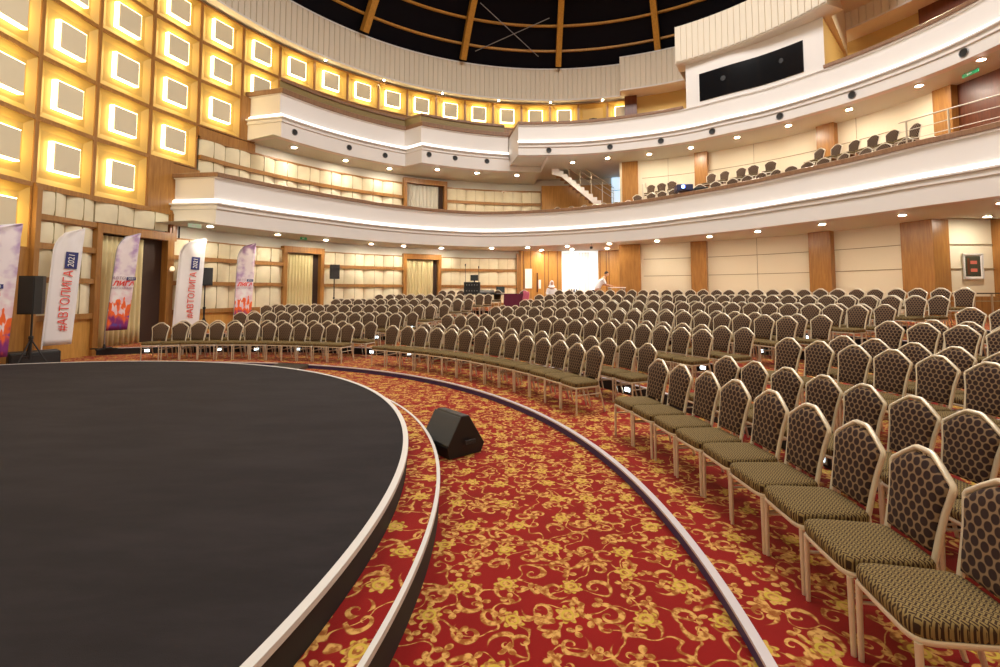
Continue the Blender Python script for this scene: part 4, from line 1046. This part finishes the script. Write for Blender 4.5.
# ------------------------------------------------------------------ sound desk at the back
DZ = TIER0 + 5*TH
def desk(x, y, w, d, h, mat, label, rz=0., cat='table', name='table', drape=None):
    t = thing(name, label, cat, (x,y,DZ), rz)
    mb = MB(); mb.bbox((0,0,h-.02),(w,d,.04),.008); mb.obj('tabletop', mat, t)
    if drape:
        rows = []
        for j in range(5):
            rowp = []
            for i in range(48):
                a = i/48*4; s_ = int(a); u = a-s_
                cx_, cy_ = ((-.5+u,-.5),(.5,-.5+u),(.5-u,.5),(-.5,.5-u))[s_]
                k = 1 + .03*(j/4)*(1+math.sin(i*1.9)); rowp.append((cx_*(w+.02)*k, cy_*(d+.02)*k, h+.004-(h-.02)*j/4))
            rows.append(rowp)
        mb = MB(); mb.grid(rows, True); mb.add([(sx*(w+.02)/2, sy*(d+.02)/2, h+.004) for sx, sy in ((-1,-1),(1,-1),(1,1),(-1,1))], [(0,1,2,3)])
        mb.obj('cloth', drape, t, 60)
    for sx in (-1,1):
        for sy in (-1,1): mb = MB(); mb.tube([(sx*(w/2-.05),sy*(d/2-.05),0),(sx*(w/2-.05),sy*(d/2-.05),h-.03)], .02, 8); mb.obj('leg', M['grey_metal'], t)
    return t
dy = 22.2
desk(-.70, dy, 1.9, .8, .75, M['black'], 'black sound desk table at the back below the padded wall')
desk(.62, dy-.2, .85, .85, .75, M['maroon'], 'table under a dark maroon cloth right of the sound desk', drape=M['maroon'])
def rack(x, y, z, rows_, lab):
    t = thing('equipment_rack', lab, 'equipment', (x,y,z), 0); mb = MB()
    h = .27*rows_; mb.bbox((0,0,h/2),(.75,.45,h),.01); mb.obj('case', M['grille'], t)
    for k in range(rows_):
        mb = MB(); mb.bbox((0,-.235,.135+.27*k),(.68,.02,.21),.006); f_ = mb.obj('front_panel', M['black'], t)
        mb = MB()
        for q in range(5): mb.box((-.24+.12*q,-.248,.135+.27*k),(.03,.008,.05))
        mb.obj('knob', M['grey_metal'], f_, 0)
rack(-1.3, dy, DZ+.75, 2, 'black equipment rack stacked on the left end of the sound desk')
t = thing('monitor', 'small dark screen on top of the equipment rack', 'screen', (-1.2,dy,DZ+1.29))
mb = MB(); mb.bbox((0,0,.20),(.36,.05,.27),.008); mb.obj('case', M['black'], t); mb = MB(); mb.bbox((0,-.028,.205),(.32,.008,.22),.003); mb.obj('screen', M['screen'], t); mb = MB(); mb.box((0,0,.04),(.06,.04,.08)); mb.box((0,0,.006),(.2,.14,.012)); mb.obj('foot', M['black'], t)
t = thing('mixing_console', 'long dark mixing console lying along the sound desk', 'mixer', (-.65,dy,DZ+.75))
mb = MB(); mb.add([(-.38,-.3,0),(.38,-.3,0),(.38,.3,0),(-.38,.3,0),(-.38,-.3,.06),(.38,-.3,.06),(.38,.3,.17),(-.38,.3,.17)], [(0,3,2,1),(4,5,6,7),(0,1,5,4),(1,2,6,5),(2,3,7,6),(3,0,4,7)]); mb.obj('case', M['black'], t, 0)
mb = MB()
for q in range(14): mb.box((-.34+.052*q, -.1+.02*(q%3), .105+.004*(q%3)),(.018,.03,.02)); mb.box((-.34+.052*q, .15, .15),(.016,.016,.02))
mb.obj('fader', M['grey_metal'], t, 0)
t = thing('laptop', 'open dark laptop at the right end of the sound desk', 'laptop', (.02,dy,DZ+.75))
mb = MB(); mb.bbox((0,.0,.012),(.36,.26,.022),.004); mb.obj('keyboard_base', M['grey_metal'], t); mb = MB(); mb.bbox((0,.16,.19),(.40,.02,.30),.005,0,-.2); lid = mb.obj('lid', M['black'], t); mb = MB(); mb.bbox((0,.147,.19),(.36,.008,.26),.003,0,-.2); mb.obj('screen', M['screen'], lid)
for i, (xx, hh, lab) in enumerate(((-1.66,2.05,'thin microphone stand left of the equipment rack'),(-1.02,1.95,'thin microphone stand right of the equipment rack'))):
    t = thing('microphone_stand', lab, 'stand', (xx,dy+.55,DZ))
    mb = MB(); mb.tube([(0,0,.0),(0,0,hh)], .012, 6); mb.obj('pole', M['black'], t)
    mb = MB(); mb.lathe([(.0,0),(.14,0),(.14,.02),(.02,.04)], (0,0,0), 16); mb.obj('base', M['black'], t)
    mb = MB(); mb.lathe([(.015,0),(.03,.06),(.028,.12),(.0,.14)], (0,0,hh), 12); mb.obj('microphone', M['black'], t)
# chair with a pink cloth
c = chair_far((1.08,21.9,DZ), PI*.95, 'brown banquet chair standing right of the maroon covered table', None)
rows = []
for j in range(8):
    t_ = j/7; rows.append([(1.08-.62+.10+(.28)*u+.02*math.sin(j*1.3), 21.62-.02+.03*math.sin(u*9+j), DZ+.86-.80*t_+.02*math.sin(u*6)) for u in [k/8 for k in range(9)]])
rows = [[(x+.48, y-.05, z) for x, y, z in r] for r in rows]
mb = MB(); mb.grid(rows); o = mb.obj('cloth', M['pink'], None, 80); o.modifiers.new('cloth','SOLIDIFY').thickness = .02; tag(o, 'pink cloth hanging between the maroon table and a chair', 'cloth')
t = thing('notice_sheet', 'white paper sheet on the wooden back wall', 'notice', PW(13.80, 94.05, 2.55), inward(94.05))
mb = MB(); mb.bbox((0,.01,0),(.38,.012,1.05),.003); mb.obj('paper', M['paper'], t)
t = thing('door_handle', 'dark vertical door pull on the wooden back wall', 'handle', PW(13.80, 92.1, 2.35), inward(92.1))
mb = MB(); mb.bbox((0,.05,0),(.07,.05,1.05),.015); mb.obj('grip', M['wood_dark'], t); mb = MB(); mb.box((0,.0,.35),(.04,.06,.05)); mb.box((0,.0,-.35),(.04,.06,.05)); mb.obj('bracket', M['grey_metal'], t)
t = thing('notice_sheet', 'small white sheet right of the dark door pull', 'notice', PW(13.80, 91.55, 2.25), inward(91.55))
mb = MB(); mb.bbox((0,.01,0),(.13,.012,.48),.003); mb.obj('paper', M['paper'], t)
# white side table with dark objects before the doorway, bench by the man
desk(3.62, 23.6, .85, .6, .82, M['paper'], 'white covered table in front of the bright doorway', drape=M['white_cloth'])
t = thing('tray', 'dark tray of small items on the white covered table', 'tray', (3.62,23.6,DZ+.828))
mb = MB(); mb.bbox((0,0,.015),(.5,.3,.03),.006); mb.obj('base', M['black'], t)
for q in range(4): mb = MB(); mb.lathe([(.03,0),(.04,.02),(.035,.10),(.02,.12)], (-.18+.12*q,0,.03), 10); mb.obj('jar', M['grille'], t)
desk(5.33, 21.7, .72, .5, 1.05, M['paper'], 'grey topped side table that the standing man leans over')

# ------------------------------------------------------------------ table and picture at right
t = thing('console_table', 'dark topped glass console table with steel legs at far right', 'table', (13.45,13.1,DZ))
mb = MB(); mb.bbox((0,0,.79),(1.9,.6,.035),.006); mb.obj('tabletop', M['table_glass'], t)
mb = MB(); mb.bbox((0,0,.58),(1.7,.5,.012),.003); mb.obj('shelf', plain('frosted_glass_shelf', (.45,.48,.36), .2), t)
for sx in (-.85,-.15,.85):
    for sy in (-.24,.24): mb = MB(); mb.tube([(sx,sy,0),(sx,sy,.775)], .022, 8); mb.obj('leg', M['steel'], t)
t = thing('framed_picture', 'framed picture with two red patches on a dark ground', 'picture', (14.52,14.562,2.62), PI)
mb = MB(); w, h = .29, .375
for cx_, cz_, sx, sz in ((0,h,2*w,.04),(0,-h,2*w,.04),(-w,0,.04,2*h+.04),(w,0,.04,2*h+.04)): mb.box((cx_,.03,cz_),(sx,.04,sz))
mb.obj('frame', M['trim_white'], t, 0)
mb = MB(); mb.box((0,.012,0),(2*w,.012,2*h)); mb.obj('mat_board', M['paper'], t, 0)
mb = MB(); mb.box((0,.02,0),(.46,.008,.62)); ca = mb.obj('print', M['picture_dark'], t, 0)
for zz, xx in ((.12,-.02),(-.12,-.02)): mb = MB(); mb.bbox((xx,.026,zz),(.20,.006,.10),.002); mb.obj('red_patch', M['picture_red'], ca)
mb = MB(); mb.box((.14,.026,.0),(.06,.006,.5)); mb.obj('brown_patch', M['wood_dark'], ca)

# ------------------------------------------------------------------ people
def skin_obj(name, joints, edges, radii, mat, parent, sub=2):
    me = bpy.data.meshes.new(name); me.from_pydata(joints, edges, []); o = link(name, me, parent)
    me.materials.append(mat)
    sk = o.modifiers.new('skin', 'SKIN'); sk.use_smooth_shade = True
    if not me.skin_vertices: me.skin_vertices.new()
    for i, r in enumerate(radii):
        rr = r if isinstance(r, tuple) else (r, r); me.skin_vertices[0].data[i].radius = rr
    me.skin_vertices[0].data[0].use_root = True
    ss = o.modifiers.new('sub', 'SUBSURF'); ss.levels = sub; ss.render_levels = sub
    return o
def chain(J, E, Rr, start, pts):
    prev = start
    for p, r in pts:
        J.append(p); Rr.append(r); E.append((prev, len(J)-1)); prev = len(J)-1
    return prev
def head(parent, c, fwd, mat_s, mat_h, scarf=None):
    """head with brow, nose, chin and ears as one mesh; hair as a child"""
    f = Vector(fwd).normalized(); up = Vector((0,0,1)); s = f.cross(up).normalized(); up = s.cross(f)
    def W_(x, y, z): return tuple(Vector(c) + s*x + f*y + up*z)
    mb = MB(); rows = []
    for i in range(13):
        v = PI*i/12; row_ = []
        for j in range(20):
            u = 2*PI*j/20; x = .075*math.sin(v)*math.cos(u); y = .095*math.sin(v)*math.sin(u); z = .118*math.cos(v)
            if z < 0: x *= 1+z*2.2; y *= 1+z*.6
            if y > .06 and abs(x) < .02 and -.05 < z < .02: y += .02
            if y > .05 and .02 < abs(x) < .05 and .0 < z < .03: y -= .010
            row_.append(W_(x, y, z))
        rows.append(row_)
    mb.grid(rows, True)
    for sx in (-1,1): mb.bbox(W_(sx*.078,-.005,-.01),(.02,.04,.055),.008)
    o = mb.obj('head', mat_s, parent, 80)
    hb = MB(); rows = []
    for i in range(9):
        v = PI*.56*i/8; row_ = []
        for j in range(20):
            u = 2*PI*j/20; k = 1.09
            vv = v * (1.0 if math.sin(u) < .3 else .62)
            row_.append(W_(.075*k*math.sin(vv)*math.cos(u), -.006+.095*k*math.sin(vv)*math.sin(u), .118*k*math.cos(vv)))
        rows.append(row_)
    if not scarf: hb.grid(rows, True); hb.obj('hair', mat_h, o, 80)
    if scarf:
        sb = MB(); rows = []
        for i in range(10):
            v = PI*.98*i/9; row_ = []
            for j in range(24):
                u = 2*PI*j/24; k = 1.25
                if math.sin(u) > .55 and .9 < v < 2.3: k = .85
                fl = 1 + max(0, v-1.8)*.55
                row_.append(W_(.08*k*fl*math.sin(min(v,1.9))*math.cos(u), -.01+.1*k*fl*math.sin(min(v,1.9))*math.sin(u), .125*1.2*math.cos(v)))
            rows.append(row_)
        sb.grid(rows, True); sb.obj('headscarf', scarf, o, 80)
    return o
def hand_pts(J, E, Rr, wrist_i, w, d, side):
    d = Vector(d).normalized(); w = Vector(w); s = Vector(side).normalized(); nrm = d.cross(s)
    pa = w + d*.05; J.append(tuple(pa)); Rr.append((.036,.018)); E.append((wrist_i, len(J)-1)); pi = len(J)-1
    for k, (off, ln) in enumerate(((-.030,.060),(-.010,.072),(.010,.068),(.030,.052))):
        b = pa + d*.045 + s*off
        chain(J, E, Rr, pi, [(tuple(b), .009), (tuple(b + d*ln*.5 + nrm*.008), .0085), (tuple(b + d*ln + nrm*.028), .0075)])
    chain(J, E, Rr, pi, [(tuple(pa + s*-.045 + d*.01), .010), (tuple(pa + s*-.062 + d*.045), .0085)])
def man(x, y, z, rz):
    t = thing('person', 'person in white shirt and dark trousers leaning over a side table', 'person', (x,y,z), rz)
    # local +X is the way he leans
    J = [(0,0,.92)]; E = []; Rr = [(.15,.12)]
    ch = chain(J, E, Rr, 0, [((.06,0,1.08),(.14,.11)),((.17,0,1.25),(.155,.12)),((.28,0,1.40),(.14,.10))])
    nk = chain(J, E, Rr, ch, [((.36,0,1.50),.055),((.41,0,1.56),.052)])
    for sy in (-1,1):
        k = chain(J, E, Rr, ch, [((.29,sy*.19,1.37),.055),((.37,sy*.22,1.17),.045),((.56,sy*.17,1.13),.036)])
        hand_pts(J, E, Rr, k, (.60,sy*.15,1.125), (1,0,-.12), (0,sy,0))
        chain(J, E, Rr, 0, [((.0,sy*.10,.86),.10),((.03,sy*.12,.48),.062),((-.03,sy*.12,.09),.042),((.10,sy*.13,.035),(.045,.035))])
    skin_obj('body', J, E, Rr, M['skin'], t)
    head(t, (.47,0,1.66), (1,0,-.35), M['skin'], M['hair'])
    J = [(-.01,0,.90)]; E = []; Rr = [(.18,.15)]
    ch = chain(J, E, Rr, 0, [((.05,0,1.06),(.178,.15)),((.17,0,1.25),(.178,.145)),((.28,0,1.395),(.16,.115)),((.34,0,1.46),(.075,.07))])
    for sy in (-1,1): chain(J, E, Rr, ch-1, [((.29,sy*.195,1.37),.07),((.33,sy*.22,1.25),.066),((.365,sy*.222,1.18),.062)])
    skin_obj('shirt', J, E, Rr, M['white_cloth'], t)
    J = [(0,0,.97)]; E = []; Rr = [(.165,.135)]
    for sy in (-1,1): chain(J, E, Rr, 0, [((.0,sy*.105,.84),.115),((.03,sy*.12,.48),.082),((-.02,sy*.12,.10),.068)])
    skin_obj('trousers', J, E, Rr, M['trousers'], t)
    for sy in (-1,1): mb = MB(); mb.bbox((.05,sy*.125,.04),(.29,.10,.08),.025); mb.obj('shoe', M['black'], t, 60)
    return t
man(4.42, 21.75, DZ, .05)
def sitter(x, y, z, rz):
    t = thing('person', 'seated person in white top with a pale headscarf before the wooden wall', 'person', (x,y,z), rz)
    J = [(0,0,.50)]; E = []; Rr = [(.16,.14)]     # faces local -Y
    ch = chain(J, E, Rr, 0, [((0,-.03,.66),(.14,.115)),((0,-.05,.84),(.15,.115)),((0,-.05,.97),(.12,.09))])
    chain(J, E, Rr, ch, [((0,-.06,1.06),.05),((0,-.07,1.12),.048)])
    for sx in (-1,1):
        k = chain(J, E, Rr, ch, [((sx*.18,-.05,.95),.05),((sx*.24,-.10,.72),.042),((sx*.14,-.33,.70),.034)])
        hand_pts(J, E, Rr, k, (sx*.12,-.38,.70), (-sx*.3,-.9,0), (sx,0,0))
        chain(J, E, Rr, 0, [((sx*.10,-.10,.51),.09),((sx*.12,-.46,.50),.06),((sx*.12,-.46,.10),.042),((sx*.12,-.58,.04),(.04,.035))])
    skin_obj('body', J, E, Rr, M['skin'], t)
    head(t, (0,-.10,1.23), (0,-1,-.2), M['skin'], M['hair'], M['white_cloth'])
    J = [(0,0,.52)]; E = []; Rr = [(.175,.155)]
    ch = chain(J, E, Rr, 0, [((0,-.03,.66),(.16,.135)),((0,-.05,.84),(.17,.135)),((0,-.05,.97),(.15,.11)),((0,-.055,1.03),(.08,.07))])
    for sx in (-1,1): chain(J, E, Rr, ch-1, [((sx*.185,-.05,.945),.07),((sx*.24,-.10,.73),.06),((sx*.17,-.27,.70),.05)])
    skin_obj('blouse', J, E, Rr, M['white_cloth'], t)
    J = [(0,0,.50)]; E = []; Rr = [(.17,.15)]
    for sx in (-1,1): chain(J, E, Rr, 0, [((sx*.10,-.10,.51),.10),((sx*.12,-.46,.50),.075),((sx*.12,-.45,.12),.062)])
    skin_obj('trousers', J, E, Rr, M['trousers'], t)
    return t
sitter(2.42, 22.35, DZ, .1)
chair_far((2.42,22.47,DZ), PI+.1, 'brown banquet chair under the seated person in white', None)

# ------------------------------------------------------------------ added fill lighting, no fixtures behind it
def area(name, loc, size, power, col, rot=(0,0,0), shape='DISK'):
    l = bpy.data.lights.new(name, 'AREA'); l.shape = shape; l.size = size; l.energy = power; l.color = col
    o = bpy.data.objects.new(name, l); COL.objects.link(o); o.location = loc; o.rotation_euler = rot; return o
area('fill_light', (WX, WY, 17.2), 7., 1900, (1., .96, .91))  # unseen area lamp added high in the dome to fill the hall
area('fill_light', (-5.5, 6.0, 13.0), 4., 450, (1., .93, .86))  # added side fill, floating unseen above the stage side
for az_, e_ in ((30.,260),(16.,160),(64.,120)): area('gallery_fill', PW(11.6, az_, 11.7), .6, e_, (1., .84, .55))  # unseen lamps added to brighten the upper gallery walls
area('fill_light', (6., 5.0, 13.0), 4., 450, (1., .93, .86))  # second added side fill, over the chairs
w = bpy.data.worlds.new('World'); SC.world = w; w.use_nodes = True
w.node_tree.nodes['Background'].inputs[0].default_value = (.004,.004,.008,1); w.node_tree.nodes['Background'].inputs[1].default_value = 1.

# ------------------------------------------------------------------ camera and view
cd = bpy.data.cameras.new('camera'); cam = bpy.data.objects.new('camera', cd); COL.objects.link(cam)
cd.sensor_fit = 'HORIZONTAL'; cd.sensor_width = 36.; cd.lens = 474.45*36/1000
cam.location = (0,0,1.83); cam.rotation_euler = (PI/2 + CP, 0, 0)
cd.shift_x = 0.; cd.shift_y = -(333.5-CY0)/1000; cd.clip_start = .05; cd.clip_end = 200
SC.camera = cam
SC.view_settings.view_transform = 'Standard'; SC.view_settings.look = 'None'; SC.view_settings.gamma = 1.; SC.view_settings.use_curve_mapping = False
SC.view_settings.exposure = .18
SC.cycles.use_denoising = True
SC.cycles.max_bounces = 8; SC.cycles.diffuse_bounces = 5
SC.cycles.sample_clamp_indirect = 8.
